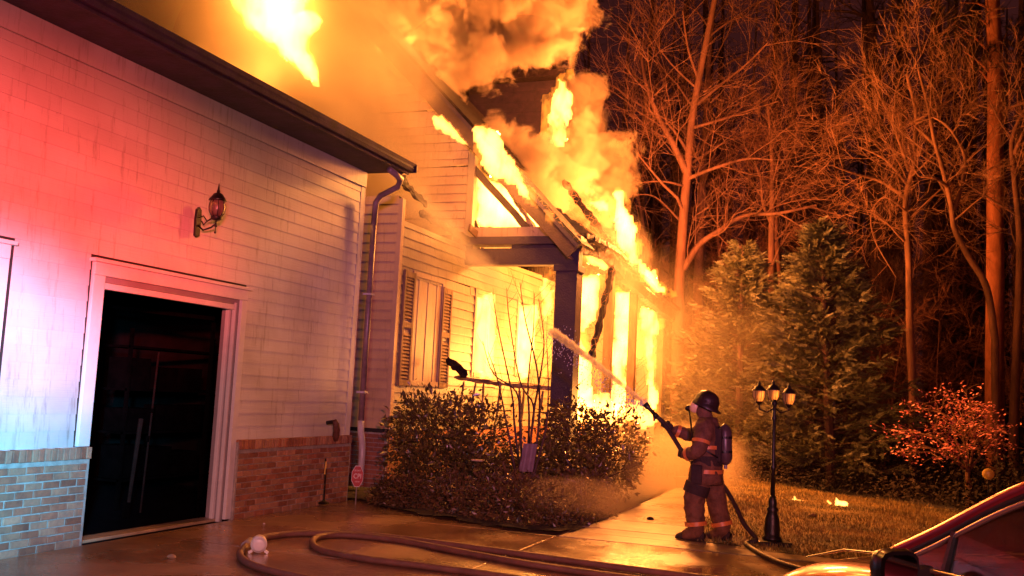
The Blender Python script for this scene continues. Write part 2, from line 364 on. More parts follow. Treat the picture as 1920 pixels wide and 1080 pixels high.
# ================================================================== SIDING AND BRICK BUILDERS
def wedge(axis, sgn, t0=.004, t1=.013, gap=.0):
    """unit lap board: 1 m long along its axis, height 1 (scaled), butt edge proud"""
    q = MB(); n = sgn
    prof = [(0, 0), (n * t1, 0), (n * t1, .08), (n * t0, 1.0), (0, 1.0)]
    vs = []
    for L in (0, 1):
        for a, z in prof: vs.append((a, L, z) if axis == 'y' else (L, a, z))
    k = len(prof)
    q.add(vs, [tuple(range(k))[::-1], tuple(range(k, 2 * k))] + [(i, (i + 1) % k, k + (i + 1) % k, k + i) for i in range(k)])
    me = bpy.data.meshes.new('board'); me.from_pydata(q.v, [], q.f); me.update(); return me
def siding(parent, axis, c, a0, a1, z0, z1, expo, m, sgn, openings=(), blen=2.4, top=None, warp=0, rnd=None, jit=.0, lap=.014):
    R = rnd or random
    me = wedge(axis, sgn, .004, lap); me.materials.append(m)
    z = z0; 
    while z < z1 - .02:
        h = min(expo, z1 - z)
        lo, hi = a0, a1
        if top: lo, hi = top(z + h * .5)
        if hi - lo > .08:
            segs = [(lo, hi)]
            for (o0, o1, oz0, oz1) in openings:
                if z + h * .5 > oz0 and z + h * .5 < oz1:
                    ns = []
                    for s0, s1 in segs:
                        if o0 > s0: ns.append((s0, min(s1, o0)))
                        if o1 < s1: ns.append((max(s0, o1), s1))
                    segs = [s for s in ns if s[1] - s[0] > .03]
            for s0, s1 in segs:
                p = s0; first = R.uniform(.3, 1) * blen
                while p < s1 - .01:
                    e = min(s1, p + (first if first else blen)); first = None
                    if s1 - e < .35: e = s1
                    L = e - p - .004
                    loc = (c, p, z) if axis == 'y' else (p, c, z)
                    rot = [0, 0, 0]
                    if warp and R.random() < warp: rot[0 if axis == 'y' else 1] = R.uniform(-.02, .02); loc = (loc[0], loc[1] - R.uniform(0, .02), loc[2])
                    if jit: loc = (loc[0], loc[1], loc[2] + R.uniform(-jit, jit))
                    sc = (1, L, h + .008) if axis == 'y' else (L, 1, h + .008)
                    inst('board', me, parent, loc, rot, sc)
                    p = e
        z += expo
def brick_mesh(L, Dp, H, m, name='brick'):
    q = MB(); b = .004
    x0, x1 = 0, Dp
    q.v = []; 
    pts = []
    for (y, z) in ((0, 0), (L, 0), (L, H), (0, H)): pts.append((0, y, z))
    for (y, z) in ((0, 0), (L, 0), (L, H), (0, H)): pts.append((Dp - b, y, z))
    for (y, z) in ((b, b), (L - b, b), (L - b, H - b), (b, H - b)): pts.append((Dp, y, z))
    q.add(pts, [(3, 2, 1, 0), (8, 9, 10, 11)] + [(i, (i + 1) % 4, 4 + (i + 1) % 4, 4 + i) for i in range(4)] + [(4 + i, 4 + (i + 1) % 4, 8 + (i + 1) % 4, 8 + i) for i in range(4)])
    me = bpy.data.meshes.new(name); me.from_pydata(q.v, [], q.f); me.materials.append(m); me.update(); return me
BM = [brick_mesh(.200, .05, .063, MT['brick']), brick_mesh(.200, .05, .063, MT['brick2'])]
BH = [brick_mesh(.095, .05, .063, MT['brick']), brick_mesh(.095, .05, .063, MT['brick2'])]
RW = [brick_mesh(.063, .085, .115, MT['brick']), brick_mesh(.063, .085, .115, MT['brick2'])]
def brickwork(parent, x, y0, y1, z0, ztop):
    R = random.Random(3)
    m = MB(); m.box((x - .1, y0, z0 - .1), (x + .036, y1, ztop)); m.build('mortar', MT['mortar'], parent)
    z = z0 + .008; row = 0
    while z + .063 < ztop - .10:
        y = y0 + .003; 
        if row % 2: inst('brick', R.choice(BH), parent, (x, y, z)); y += .107
        while y + .095 <= y1 + .001:
            if y + .2 <= y1 + .001: inst('brick', R.choice(BM), parent, (x + R.uniform(-.005, .004), y, z + R.uniform(-.002, .002)), (R.uniform(-.012, .012), 0, R.uniform(-.02, .02)), (1, R.uniform(.96, 1.01), R.uniform(.94, 1.03))); y += .212
            else: inst('brick', R.choice(BH), parent, (x, y, z)); y += .107
        z += .0745; row += 1
    y = y0 + .002
    while y + .063 <= y1 + .02:
        inst('brick', R.choice(RW), parent, (x - .01, y, ztop - .10 + R.uniform(-.002, .002))); y += .0745

# ================================================================== GARAGE
GX = -7.36
gar = empty('garage', 'white lap-sided garage wing with brick base and open dark doorway, lit red and blue', 'garage')
core = MB()
def wall_y(q, x0, x1, y0, y1, z0, z1, ops):
    """solid wall along y with rectangular openings (sorted)"""
    y = y0
    for (a, b, za, zb) in ops:
        if a > y: q.box((x0, y, z0), (x1, a, z1))
        if za > z0: q.box((x0, a, z0), (x1, b, za))
        if zb < z1: q.box((x0, a, zb), (x1, b, z1))
        y = b
    if y < y1: q.box((x0, y, z0), (x1, y1, z1))
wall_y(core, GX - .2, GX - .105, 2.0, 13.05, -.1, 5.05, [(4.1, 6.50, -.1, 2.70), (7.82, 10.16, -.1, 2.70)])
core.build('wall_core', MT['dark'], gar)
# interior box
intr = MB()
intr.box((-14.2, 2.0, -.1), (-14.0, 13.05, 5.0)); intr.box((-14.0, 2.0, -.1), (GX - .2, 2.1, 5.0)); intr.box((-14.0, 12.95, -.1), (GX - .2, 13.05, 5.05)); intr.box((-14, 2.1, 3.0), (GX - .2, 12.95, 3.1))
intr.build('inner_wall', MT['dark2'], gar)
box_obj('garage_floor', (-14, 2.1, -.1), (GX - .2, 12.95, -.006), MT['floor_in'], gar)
side = MB(); side.box((GX - .1, 13.052, .0), (GX - .083, 13.07, 4.9)); side.build('corner_backing', MT['siding'], gar)
gw = bpy.data.objects.new('wall', None); COL.objects.link(gw); gw.parent = gar
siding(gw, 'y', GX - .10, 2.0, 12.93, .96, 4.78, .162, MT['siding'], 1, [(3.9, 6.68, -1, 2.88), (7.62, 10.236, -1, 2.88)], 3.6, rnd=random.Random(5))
bk = MB(); bk.box((GX - .105, 2.0, .9), (GX - .098, 4.0, 4.8)); bk.box((GX - .105, 6.6, .9), (GX - .098, 7.8, 4.8)); bk.box((GX - .105, 10.2, .9), (GX - .098, 13.04, 4.8)); bk.box((GX - .105, 4.0, 2.75), (GX - .098, 6.6, 4.8)); bk.box((GX - .105, 7.8, 2.75), (GX - .098, 10.2, 4.8))
bk.build('sheathing', MT['joint'], gar)
box_obj('frieze_board', (GX - .10, 2.0, 4.782), (GX - .062, 13.05, 5.02), MT['siding'], gar, .004)
box_obj('corner_board', (GX - .10, 12.935, .96), (GX - .085, 13.05, 4.78), MT['siding'], gar, .002)
box_obj('sill_strip', (GX - .10, 6.60, .935), (GX - .045, 7.80, .960), MT['trim'], gar, .004)
box_obj('sill_strip', (GX - .10, 10.22, .935), (GX - .045, 12.93, .958), MT['brick2'], gar, .004)
base1 = bpy.data.objects.new('brick_base', None); COL.objects.link(base1); base1.parent = gar
brickwork(base1, GX - .075, 5.6 + 1.0, 7.80, -.02, .945)
base2 = bpy.data.objects.new('brick_base', None); COL.objects.link(base2); base2.parent = gar
brickwork(base2, GX - .075, 10.26, 13.05, -.02, .945)
# door trims
def casing(y0, y1, zt, name='door_casing'):
    # y0,y1 opening; flat boards 14 cm wide with a capped head
    for a, b, zb in ((y0 - .155, y0, .965 if y0 > 7 else .965), (y1, y1 + .11, 0.0)):
        box_obj(name, (GX - .10, a, zb), (GX - .055, b, zt), MT['trim'], gar, .004)
    box_obj('head_casing', (GX - .10, y0 - .155, zt + .001), (GX - .052, y1 + .11, zt + .13), MT['trim'], gar, .004)
    box_obj('head_cap', (GX - .10, y0 - .2, zt + .132), (GX - .015, y1 + .15, zt + .168), MT['trim'], gar, .004)
casing(7.80, 10.12, 2.70); casing(4.1, 6.50, 2.70)
# right jamb with its return, stop mouldings and door track
box_obj('jamb', (GX - .30, 10.06, -.03), (GX - .102, 10.12, 2.70), MT['jamb'], gar)
box_obj('stop_moulding', (GX - .22, 10.02, -.02), (GX - .17, 10.06, 2.66), MT['trim'], gar, .004)
box_obj('stop_moulding', (GX - .13, 10.03, -.02), (GX - .085, 10.06, 2.66), MT['trim'], gar, .004)
box_obj('jamb', (GX - .30, 7.80, -.03), (GX - .102, 7.83, 2.70), MT['jamb'], gar)
box_obj('head_jamb', (GX - .30, 7.83, 2.64), (GX - .102, 10.06, 2.70), MT['jamb'], gar)
box_obj('head_moulding', (GX - .16, 7.83, 2.57), (GX - .09, 10.03, 2.635), MT['trim'], gar, .004)
box_obj('brick_return', (GX - .1, 10.235, 0), (GX - .03, 10.262, .9), MT['mortar'], gar)
box_obj('threshold', (GX - .34, 7.80, -.02), (GX - .13, 10.05, .012), MT['walk'], gar, .004)
box_obj('garage_door_panel', (GX - .28, 4.1, .0), (GX - .24, 6.50, 2.70), MT['dark2'], gar)
# raised door section under the head, folded tracks
tr = MB(); tr.beam((GX - .35, 9.98, .0), (GX - .35, 9.98, 2.4), .03, .05); tr.beam((GX - .35, 9.98, 2.45), (GX - 2.6, 9.98, 2.62), .03, .05); tr.build('door_track', MT['inner'], gar)
# faint things inside the garage
ld = empty('leaning_pole', 'thin pale pole leaning inside the dark garage doorway', 'pole')
q = MB(); q.tube([(-8.3, 9.65, .05), (-8.38, 9.82, 2.0)], .013, 8); q.build('shaft', MT['pole'], ld); q = MB(); q.tube([(-8.31, 9.67, .9), (-8.315, 9.68, .97)], .022, 8); q.tube([(-8.34, 9.74, 1.25), (-8.345, 9.75, 1.3)], .022, 8); q.build('clamp', MT['inner'], ld)
pl2 = empty('garden_tool', 'short thick wooden tool handle leaning beside the pole in the garage', 'tool')
q = MB(); q.tube([(-8.25, 9.38, .2), (-8.3, 9.52, 1.18)], [.022, .03], 8); q.build('handle', MT['pole'], pl2); q = MB(); q.box((-8.3, 9.34, .02), (-8.26, 9.42, .22)); q.build('blade', MT['inner'], pl2)
sh = empty('storage_shelf', 'dark metal shelf with boxes deep inside the garage', 'shelf')
for z in (.35, .95, 1.5, 2.05):
    box_obj('shelf_board', (-9.4, 9.9, z), (-8.9, 12.2, z + .03), MT['inner'], sh)
for a in (-9.4, -8.93):
    for b in (9.9, 12.15): box_obj('upright', (a, b, 0), (a + .04, b + .04, 2.3), MT['inner'], sh)
R = random.Random(8)
for z, zn in ((.38, 'lowest'), (.98, 'middle'), (1.53, 'upper')):
    y = 9.98
    for yn in ('nearest the doorway', 'in the middle', 'at the far end'):
        w = R.uniform(.4, .6); h_ = R.uniform(.25, .42)
        bxo = empty('cardboard_box', 'dim box on the %s garage shelf, %s' % (zn, yn), 'box', group='boxes on the garage shelf')
        box_obj('carton', (-9.3, y, z), (-9.0, y + w, z + h_), MT['inner'], bxo); box_obj('flap', (-9.31, y + .01, z + h_ + .001), (-8.99, y + w - .01, z + h_ + .006), MT['inner'], bxo); y += w + .12
# soffit, fascia, gutter
box_obj('soffit', (GX - .1, 2.0, 5.022), (-6.78, 13.12, 5.045), MT['fascia'], gar)
box_obj('fascia_board', (-6.80, 2.0, 5.0), (-6.772, 13.2, 5.16), MT['fascia'], gar)
q = MB()
prof = [(0, 0), (.07, 0), (.10, .04), (.095, .075), (.12, .12), (.112, .12), (.085, .078), (.09, .045), (.065, .01), (.01, .01), (.01, .12), (0, .12)]
q.prism(prof, 2.0, 13.22, lambda u, v, h: Vector((-6.770 + u, h, 5.035 + v))); q.build('gutter', MT['gutter'], gar)
q = MB(); q.box((-6.775, 13.20, 5.03), (-6.655, 13.225, 5.15)); q.build('gutter_end', MT['gutter'], gar)
for y in (5, 6.1, 7.3, 8.4, 9.6, 10.8, 12.0): box_obj('gutter_strap', (-6.77, y, 5.150), (-6.65, y + .02, 5.158), MT['gutter'], gar)
# roof plane: pitch from the picture's rake line
PIT = math.radians(21); SL = 7.4
q = MB(); f = lambda u, v, h: Vector((-6.72 - u * math.cos(PIT) - v * math.sin(PIT), h, 5.14 + u * math.sin(PIT) - v * math.cos(PIT)))
q.prism([(0, 0), (SL, 0), (SL, .06), (0, .06)], 2.0, 13.2, f); q.build('roof_deck', MT['char'], gar)
q = MB(); q.prism([(0, .062), (SL, .062), (SL, .2), (.1, .2)], 13.12, 13.15, f); q.build('rake_board', MT['fascia'], gar)
# shingles: courses built as strips of tabs (near the eave one object each)
sh_me = bpy.data.meshes.new('shingle'); q = MB(); q.box((0, 0, 0), (.19, .295, .008)); sh_me.from_pydata(q.v, [], q.f); sh_me.materials.append(MT['shingle']); sh_me.update()
roofm = bpy.data.objects.new('shingles', None); COL.objects.link(roofm); roofm.parent = gar
R = random.Random(2); cnt = 0; rest = MB()
Rm = Matrix.Rotation(PIT, 3, 'Y')
for r_ in range(46):
    u = r_ * .15; off = (r_ % 2) * .15
    yy = 12.9 - off
    while yy > 5.2:
        if random.random() > .03:
            p = f(u, -.004 - .004 * (r_ % 2), yy)
            if cnt < 290 and yy > 7.5 and r_ < 12:
                o = inst('shingle', sh_me, roofm, p, (0, PIT + math.pi - .03, 0)); cnt += 1
            else:
                a = f(u, -.012, yy); b = f(u, -.012, yy + .295); c = f(u + .19, -.004, yy + .295); d = f(u + .19, -.004, yy)
                e = f(u, 0, yy); g = f(u, 0, yy + .295)
                rest.add([a, b, c, d, e, g], [(0, 1, 2, 3), (0, 4, 5, 1)])
        yy -= .3
tag(rest.build('shingle_field', MT['shingle'], gar), kind='stuff')
# downspout
q = MB()
q.tube([PX(745, 325, -6.72) - Vector((0, .25, 0)), (-6.74, 12.88, 4.86), (-6.82, 12.95, 4.76), (-7.18, 13.08, 4.66), (-7.27, 13.1, 4.55), (-7.28, 13.1, 4.2)], .048, 10)
q.build('downspout_elbow', MT['pipe_dark'], gar, True)
q = MB(); q.tube([(-7.28, 13.1, 4.22), (-7.28, 13.1, 1.15)], .046, 10); q.build('downspout', MT['pipe_dark'], gar, True)
q = MB(); q.tube([(-7.28, 13.1, 1.18), (-7.26, 13.08, 1.02), (-7.19, 13.02, .86), (-7.17, 13.0, .70), (-7.17, 13.0, .24)], .052, 10); q.build('downspout_foot', MT['pipe'], gar, True)
for z in (1.6, 3.1): box_obj('pipe_strap', (-7.36, 13.04, z), (-7.22, 13.16, z + .03), MT['pipe'], gar)
# spigot with a brown wet cloth
hb = empty('hose_hanger', 'brown wall spigot hanger with cloth draped over the brick ledge', 'hose hanger')
c = PX(624, 800, GX + .08)
q = MB(); q.tube([c + Vector((-.1, 0, .05)), c + Vector((0, 0, .07)), c + Vector((.03, .0, .09)), c + Vector((.03, 0, .03))], .028, 8); q.build('hook', MT['iron'], hb, True)
q = MB(); q.tube([c + Vector((.03, -.02, .10)), c + Vector((.05, .0, .04)), c + Vector((.03, .06, -.05)), c + Vector((.0, .10, -.13)), c + Vector((.0, .11, -.2))], [.03, .045, .05, .05, .03], 7); q.build('cloth', MT['cloth'], hb, True)
pk = empty('standing_rod', 'thin black rod standing against the right brick base', 'rod')
c = PX(607, 944, GX + .12)
q = MB(); q.tube([c + Vector((0, 0, 0)), c + Vector((-.02, .03, .42)), c + Vector((-.05, .05, .62))], .011, 7); q.build('rod', MT['iron'], pk)
q = MB(); q.tube([c + Vector((-.03, .03, .40)), c + Vector((-.035, .045, .58))], [.018, .01], 7); q.build('grip', MT['yellow'], pk)
q = MB(); q.lathe([(.07, 0), (.08, .015), (.03, .035), (.012, .05)], c, 12); q.build('foot', MT['iron'], pk)
# wall lantern
wl = empty('wall_lantern', 'black iron wall lantern with ribbed glass on the garage siding', 'wall lamp')
A = PX(372, 405, GX - .05); A = Vector((GX - .07, A.y, A.z))     # back plate centre
q = MB(); q.prism([(-.035, -.19), (0, -.21), (.035, -.19), (.045, -.02), (.035, .1), (0, .13), (-.035, .1), (-.045, -.02)], 0, .03, lambda u, v, h: A + Vector((h, u, v - .03))); q.build('back_plate', MT['iron'], wl)
LC = A + Vector((.26, 0, -.03))   # lantern bottom centre
q = MB()
q.tube([A + Vector((.02, 0, -.10)), A + Vector((.10, 0, -.16)), A + Vector((.2, 0, -.13)), LC + Vector((0, 0, -.06))], .011, 7)
q.tube([A + Vector((.02, 0, -.02)), A + Vector((.09, 0, -.0)), A + Vector((.14, 0, -.06)), A + Vector((.10, 0, -.10)), A + Vector((.07, 0, -.06))], .008, 6)
q.tube([A + Vector((.14, 0, -.06)), A + Vector((.2, 0, -.03)), LC + Vector((0, 0, -.02))], .009, 6)
q.lathe([(.004, -.17), (.014, -.16), (.006, -.14), (.006, -.1), (.02, -.09), (.008, -.075), (.01, -.02)], LC, 10)
q.build('scroll_arm', MT['iron'], wl, True)
q = MB(); q.lathe([(.01, -.03), (.05, -.015), (.058, 0), (.062, .012), (.055, .02)], LC, 16); q.build('base_cup', MT['iron'], wl, True)
q = MB(); q.lathe([(.05, .02), (.078, .07), (.086, .12), (.08, .165), (.062, .2)], LC, 16); q.build('glass', MT['glass_dim'], wl, True)
for i in range(8):
    a = i * math.pi / 4; q = MB(); q.tube([LC + Vector((r_ * math.cos(a), r_ * math.sin(a), z)) for r_, z in ((.053, .02), (.081, .07), (.089, .12), (.083, .165), (.064, .202))], .0045, 5); q.build('rib', MT['iron'], wl)
for i in range(3):
    a = i * 2.1; q = MB(); q.lathe([(.007, 0), (.007, .05), (.012, .07), (.003, .1)], LC + Vector((.025 * math.cos(a), .025 * math.sin(a), .03)), 8); q.build('candle_bulb', MT['iron'], wl)
q = MB(); q.lathe([(.098, .195), (.09, .215), (.062, .25), (.05, .27), (.018, .285), (.02, .30), (.012, .32), (.010, .345), (.003, .39)], LC, 16); q.build('lamp_cap', MT['iron'], wl, True)
wl.scale = (1.06, 1.06, 1.06); wl.location = A * (1 - 1.06)
# security sign (octagon) at the foot of the downspout
sg = empty('yard_sign', 'small red octagonal security yard sign with white letters below the downspout', 'sign')
c = PY(670, 893, 12.6)
dr = Vector((RIGHT.x, RIGHT.y, 0)).normalized(); ax_u = (dr + Vector((0, .35, 0))).normalized(); nrm = Vector((ax_u.y, -ax_u.x, 0)); upv = Vector((0, 0, 1))
RO = .155
octp = [(RO * .55 * math.cos(math.pi / 8 + i * math.pi / 4), RO * math.sin(math.pi / 8 + i * math.pi / 4)) for i in range(8)]
fs_ = lambda u, v, h: c + ax_u * u + upv * v + nrm * h
q = MB(); q.prism([(u * 1.06, v * 1.06) for u, v in octp], 0, .006, fs_); q.build('sign_border', MT['sign_white'], sg)
q = MB(); q.prism(octp, .0062, .009, fs_); q.build('sign_face', MT['red_sign'], sg)
q = MB(); q.box((-.006, -.006, -.6), (.006, .006, -.14), Matrix.Translation(c)); q.build('stake', MT['jamb'], sg)
def text(body, size, parent, loc, ux, uy, m, name='lettering', squeeze=1.0):
    cu = bpy.data.curves.new(name, 'FONT'); cu.body = body; cu.size = size; cu.align_x = 'CENTER'; cu.align_y = 'CENTER'; cu.extrude = .001
    t = bpy.data.objects.new(name, cu); COL.objects.link(t)
    dg = bpy.context.evaluated_depsgraph_get(); me = bpy.data.meshes.new_from_object(t.evaluated_get(dg)); bpy.data.objects.remove(t)
    me.materials.clear(); me.materials.append(m)
    o = bpy.data.objects.new(name, me); COL.objects.link(o); o.parent = parent
    uz = ux.cross(uy); mm = Matrix.Identity(4)
    for i in range(3): mm[i][0] = ux[i] * squeeze; mm[i][1] = uy[i]; mm[i][2] = uz[i]; mm[i][3] = loc[i]
    o.matrix_world = mm; return o
text('CPI', .10, sg, c + nrm * .0105, ax_u, upv, MT['sign_white'], squeeze=.8)
text('SECURITY', .03, sg, c + nrm * .0105 + upv * .082, ax_u, upv, MT['sign_white'], squeeze=.75)
text('SYSTEM', .026, sg, c + nrm * .0105 - upv * .078, ax_u, upv, MT['sign_white'], squeeze=.75)

# ================================================================== BURNING HOUSE
HX = -7.75; Y0 = 14.9; YG = 17.75; PX_ = -5.60
hs = empty('house', 'burning two storey house with gable, porch and siding glowing orange', 'house')
# facing tan wall at Y0 and its brick base
tw = bpy.data.objects.new('tan_wall', None); COL.objects.link(tw); tw.parent = hs
siding(tw, 'x', Y0, -12.5, HX - .06, 1.0, 5.05, .17, MT['siding_tan'], -1, rnd=random.Random(9))
box_obj('wall_core', (-12.5, Y0 + .002, 0), (HX - .06, Y0 + .1, 5.05), MT['joint'], hs)
box_obj('corner_board', (HX - .058, Y0 - .03, 1.0), (HX + .03, Y0 + .09, 5.0), MT['siding_tan'], hs, .004)
fb = bpy.data.objects.new('brick_base', None); COL.objects.link(fb); fb.parent = hs
box_obj('mortar', (-10, Y0 - .05, 0), (HX + .02, Y0, .93), MT['mortar'], fb)
me_b = bpy.data.meshes.new('brick'); qq = MB(); qq.box((0, -.015, 0), (.2, 0, .063)); me_b.from_pydata(qq.v, [], qq.f); me_b.materials.append(MT['brick']); me_b.update()
for r_ in range(12):
    for k in range(7): inst('brick', me_b, fb, (-9.25 + k * .212 + (r_ % 2) * .1, Y0 - .05, .01 + r_ * .0755))
# main wall along +Y with a shuttered window and two burning openings
WINS = [(15.55, 16.72, 1.85, 3.72), (18.45, 19.12, 2.1, 3.74), (21.0, 22.05, 2.2, 3.85)]
mw = bpy.data.objects.new('porch_wall', None); COL.objects.link(mw); mw.parent = hs
siding(mw, 'y', HX, Y0 + .1, 27.4, .95, 4.62, .17, MT['siding_house'], 1, WINS, 2.2, rnd=random.Random(11), warp=.3, jit=.006, lap=.026)
q = MB(); wall_y(q, HX - .12, HX - .003, Y0 + .1, 27.4, 0, 4.62, [(a, b, c_, d) for a, b, c_, d in WINS]); q.build('wall_core', MT['char'], hs)
box_obj('foundation', (HX - .1, Y0, 0), (HX + .03, 27.4, .94), MT['brick'], hs)
for (a, b, c_, d) in WINS:
    fr = MB(); t = .09
    fr.box((HX, a - t, c_ - t), (HX + .04, a, d + t)); fr.box((HX, b, c_ - t), (HX + .04, b + t, d + t)); fr.box((HX, a, d), (HX + .042, b, d + t)); fr.box((HX, a, c_ - t), (HX + .05, b, c_))
    fr.build('window_frame', MT['siding_char'], hs)
# covered window: boards + shutters
wb = MB()
w0 = WINS[0]; n = 6
for i in range(n):
    a = w0[0] + (w0[1] - w0[0]) * i / n; b = w0[0] + (w0[1] - w0[0]) * (i + 1) / n - .012
    box_obj('window_slat', (HX - .04, a, w0[2]), (HX + .004 + .01 * (i % 2), b, w0[3]), MT['siding_char'], hs)
for a in (w0[0] - .46, w0[1] + .02):
    s_ = MB(); b = a + .42; z0, z1 = w0[2] - .1, w0[3] + (.06 if a < 16 else -.05)
    s_.box((HX + .022, a, z0), (HX + .06, a + .06, z1)); s_.box((HX + .022, b - .06, z0), (HX + .06, b, z1 - .02))
    for z in (z0, (z0 + z1) / 2, z1 - .12): s_.box((HX + .024, a + .06, z), (HX + .058, b - .06, z + .1))
    so = s_.build('shutter', MT['shutter'], hs)
    z = z0 + .12
    lv = bpy.data.meshes.new('louvre'); q2 = MB(); q2.box((0, 0, -.002), (.03, .3, .05), Matrix.Rotation(-.5, 4, 'Y')); lv.from_pydata(q2.v, [], q2.f); lv.materials.append(MT['shutter']); lv.update()
    while z < z1 - .16:
        if abs(z - (z0 + z1) / 2) > .1: inst('louvre', lv, so, (HX + .026, a + .06, z))
        z += .062
# rooms behind
rm = MB(); rm.box((-13, 15.1, 0), (-12.9, 27.4, 4.6)); rm.box((-12.9, 27.3, 0), (HX - .2, 27.4, 4.6)); rm.box((-12.9, 15.1, 4.55), (HX - .2, 27.3, 4.65)); rm.build('room_wall', MT['siding_char'], hs)
box_obj('porch_floor', (HX + .04, YG + .1, .3), (PX_ + .25, 27.4, .5), MT['wood'], hs)
# porch beams
q = MB(); q.box((HX - .05, YG, 4.24), (PX_ + .25, YG + .28, 4.56)); q.build('porch_beam', MT['charbeam'], hs, bevel=.01)
q = MB(); q.box((HX - .1, YG - .06, 4.64), (PX_ + .3, YG + .34, 4.80)); q.build('beam_cornice', MT['charbeam'], hs, bevel=.01)
box_obj('beam_blocking', (HX - .05, YG + .02, 4.562), (HX + .16, YG + .26, 4.638), MT['charbeam'], hs); box_obj('beam_blocking', (-6.75, YG + .02, 4.562), (PX_ + .24, YG + .26, 4.638), MT['charbeam'], hs)
# sagging side beam (charred)
pts = [Vector((PX_ + .05, YG + .2, 4.68)), Vector((PX_ + .08, 19.4, 4.76)), Vector((PX_ + .12, 20.6, 4.74)), Vector((PX_ + .14, 21.6, 4.56)), Vector((PX_ + .16, 23.6, 4.38)), Vector((PX_ + .2, 25.6, 4.2)), Vector((PX_ + .3, 27.4, 4.05))]
q = MB()
for a, b in zip(pts, pts[1:]): q.rbeam(a, b + (b - a) * .02, .2, .26)
q.build('side_beam', MT['ember'], hs)
q = MB()
for a, b in zip(pts, pts[1:]): q.rbeam(a + Vector((.22, 0, .17)), b + Vector((.22, 0, .17)) + (b - a) * .03, .10, .10)
q.build('charred_gutter', MT['ember'], hs)
R = random.Random(4)
for k in range(9):
    y = 18.5 + k * 1.0; z = 4.85 - max(0, y - 20.5) * .09
    q = MB(); q.rbeam((PX_ + .35, y, z - .02), (HX + .3 + R.uniform(-.2, .9), y + R.uniform(-.1, .1), z + R.uniform(1.2, 1.9)), .05, .14); q.build('rafter', MT['ember'], hs)
# front column with base and cap
q = MB(); cx = -5.56
q.box((cx - .215, YG - .09, .5), (cx + .215, YG + .33, 4.236)); q.build('column', MT['charbeam'], hs, bevel=.012)
box_obj('column_base', (cx - .25, YG - .12, .5), (cx + .25, YG + .36, .72), MT['charbeam'], hs, .01); box_obj('column_cap', (cx - .25, YG - .12, 4.10), (cx + .25, YG + .36, 4.235), MT['charbeam'], hs, .01)
for y in (20.9, 23.2, 26.6):
    q = MB(); q.box((PX_ - .05, y, .3), (PX_ + .13, y + .18, 4.5 - max(0, y - 21) * .06)); q.build('porch_post', MT['wood'], hs)
q = MB(); a = PY(1150, 500, 19.6); b = PY(1108, 672, 18.6); q.rbeam(a, b, .11, .13); q.build('fallen_post', MT['ember'], hs)
q = MB(); q.box((HX + .02, 27.2, .3), (PX_ - .1, 27.35, 4.0)); q.build('porch_end_wall', MT['siding_char'], hs)
# railing
ra = PX(852, 704, HX + .1); rb = Vector((cx - .215, YG + .1, 1.84)); ra.z = 1.97
q = MB(); mid = (ra + rb) / 2 + Vector((0, 0, -.03)); q.rbeam(ra, mid, .08, .08); q.rbeam(mid, rb, .08, .08); q.build('hand_rail', MT['shutter'], hs)
Rq = random.Random(3)
for t in (.10, .22, .30, .47, .66, .71, .9):
    p = ra.lerp(rb, t); q = MB(); q.rbeam(p + Vector((0, 0, -.06)), (p.x + Rq.uniform(-.12, .12), p.y, Rq.choice((.5, .9, 1.2))), .04, .04, amp=.006); q.build('baluster', MT['shutter'], hs)
q = MB(); q.rbeam(PY(838, 672, 16.7), PY(875, 706, 16.9), .06, .14); q.build('broken_rail', MT['char'], hs)
# gable wall in the plane of the beam
def gtop(z): 
    xr = HX - .02
    xlim = -5.56 - (z - 4.79) / 1.02 - .25
    return (-11.2, min(xr, xlim))
ga = bpy.data.objects.new('gable_wall', None); COL.objects.link(ga); ga.parent = hs
siding(ga, 'x', YG, -11.2, HX, 4.82, 8.28, .178, MT['siding_char'], -1, blen=2.6, top=gtop, rnd=random.Random(21), warp=.5, jit=.012, lap=.036)
q = MB(); q.prism([(-11.2, 4.7), (HX - .3, 4.7), (HX - .3, 6.6), (-9.3, 8.1), (-11.2, 8.1)], YG + .004, YG + .06, lambda u, v, h: Vector((u, h, v))); q.build('gable_sheathing', MT['char'], hs)
q = MB(); q.box((HX - .02, YG - .03, 4.8), (HX + .13, YG + .12, 6.62)); q.build('corner_post', MT['siding_house'], hs, bevel=.005)
q = MB(); q.rbeam((-7.15, YG + .12, 6.15), (-6.2, YG + .12, 4.80), .07, .24, up=(0, 1, 0)); q.build('attic_strut', MT['siding_char'], hs)
q = MB(); q.box((HX + .13, YG + .02, 4.80), (-5.6, YG + .09, 5.0)); q.build('attic_plate', MT['siding_char'], hs)
# rake: double board roof edge, from beam up to the ridge outside the frame
ra0 = PY(1085, 462, YG - .35); ra1 = PY(655, -10, YG - .35)
q = MB(); q.beam(ra0, ra1, .10, .34, up=(0, 1, 0)) if False else None
dirv = (ra1 - ra0).normalized(); nn = Vector((-dirv.z, 0, dirv.x));  nn = nn if nn.z > 0 else -nn
def rake_piece(o0, o1, y0, y1, name, m, t0=0, t1=1):
    q = MB(); L = (ra1 - ra0).length + 1.5; vs = []
    N_ = 40
    for i in range(N_ + 1):
        t = t0 + (t1 - t0) * i / N_; p = ra0 + dirv * L * t
        wob = .02 * fbm(t * 30, o0 * 9)
        for o_, y_ in ((o0, y0), (o1, y0), (o1, y1), (o0, y1)): vs.append(p + nn * (o_ + wob * (1 if o_ == o0 else .5)) + Vector((0, y_, 0)))
    fs = [(0, 1, 2, 3), tuple(N_ * 4 + j for j in (3, 2, 1, 0))]
    for i in range(N_):
        for j in range(4): fs.append((i * 4 + j, i * 4 + (j + 1) % 4, (i + 1) * 4 + (j + 1) % 4, (i + 1) * 4 + j))
    q.add(vs, fs); return q.build(name, m, hs)
rake_piece(-.30, -.04, 0, .04, 'rake_board', MT['rake'])
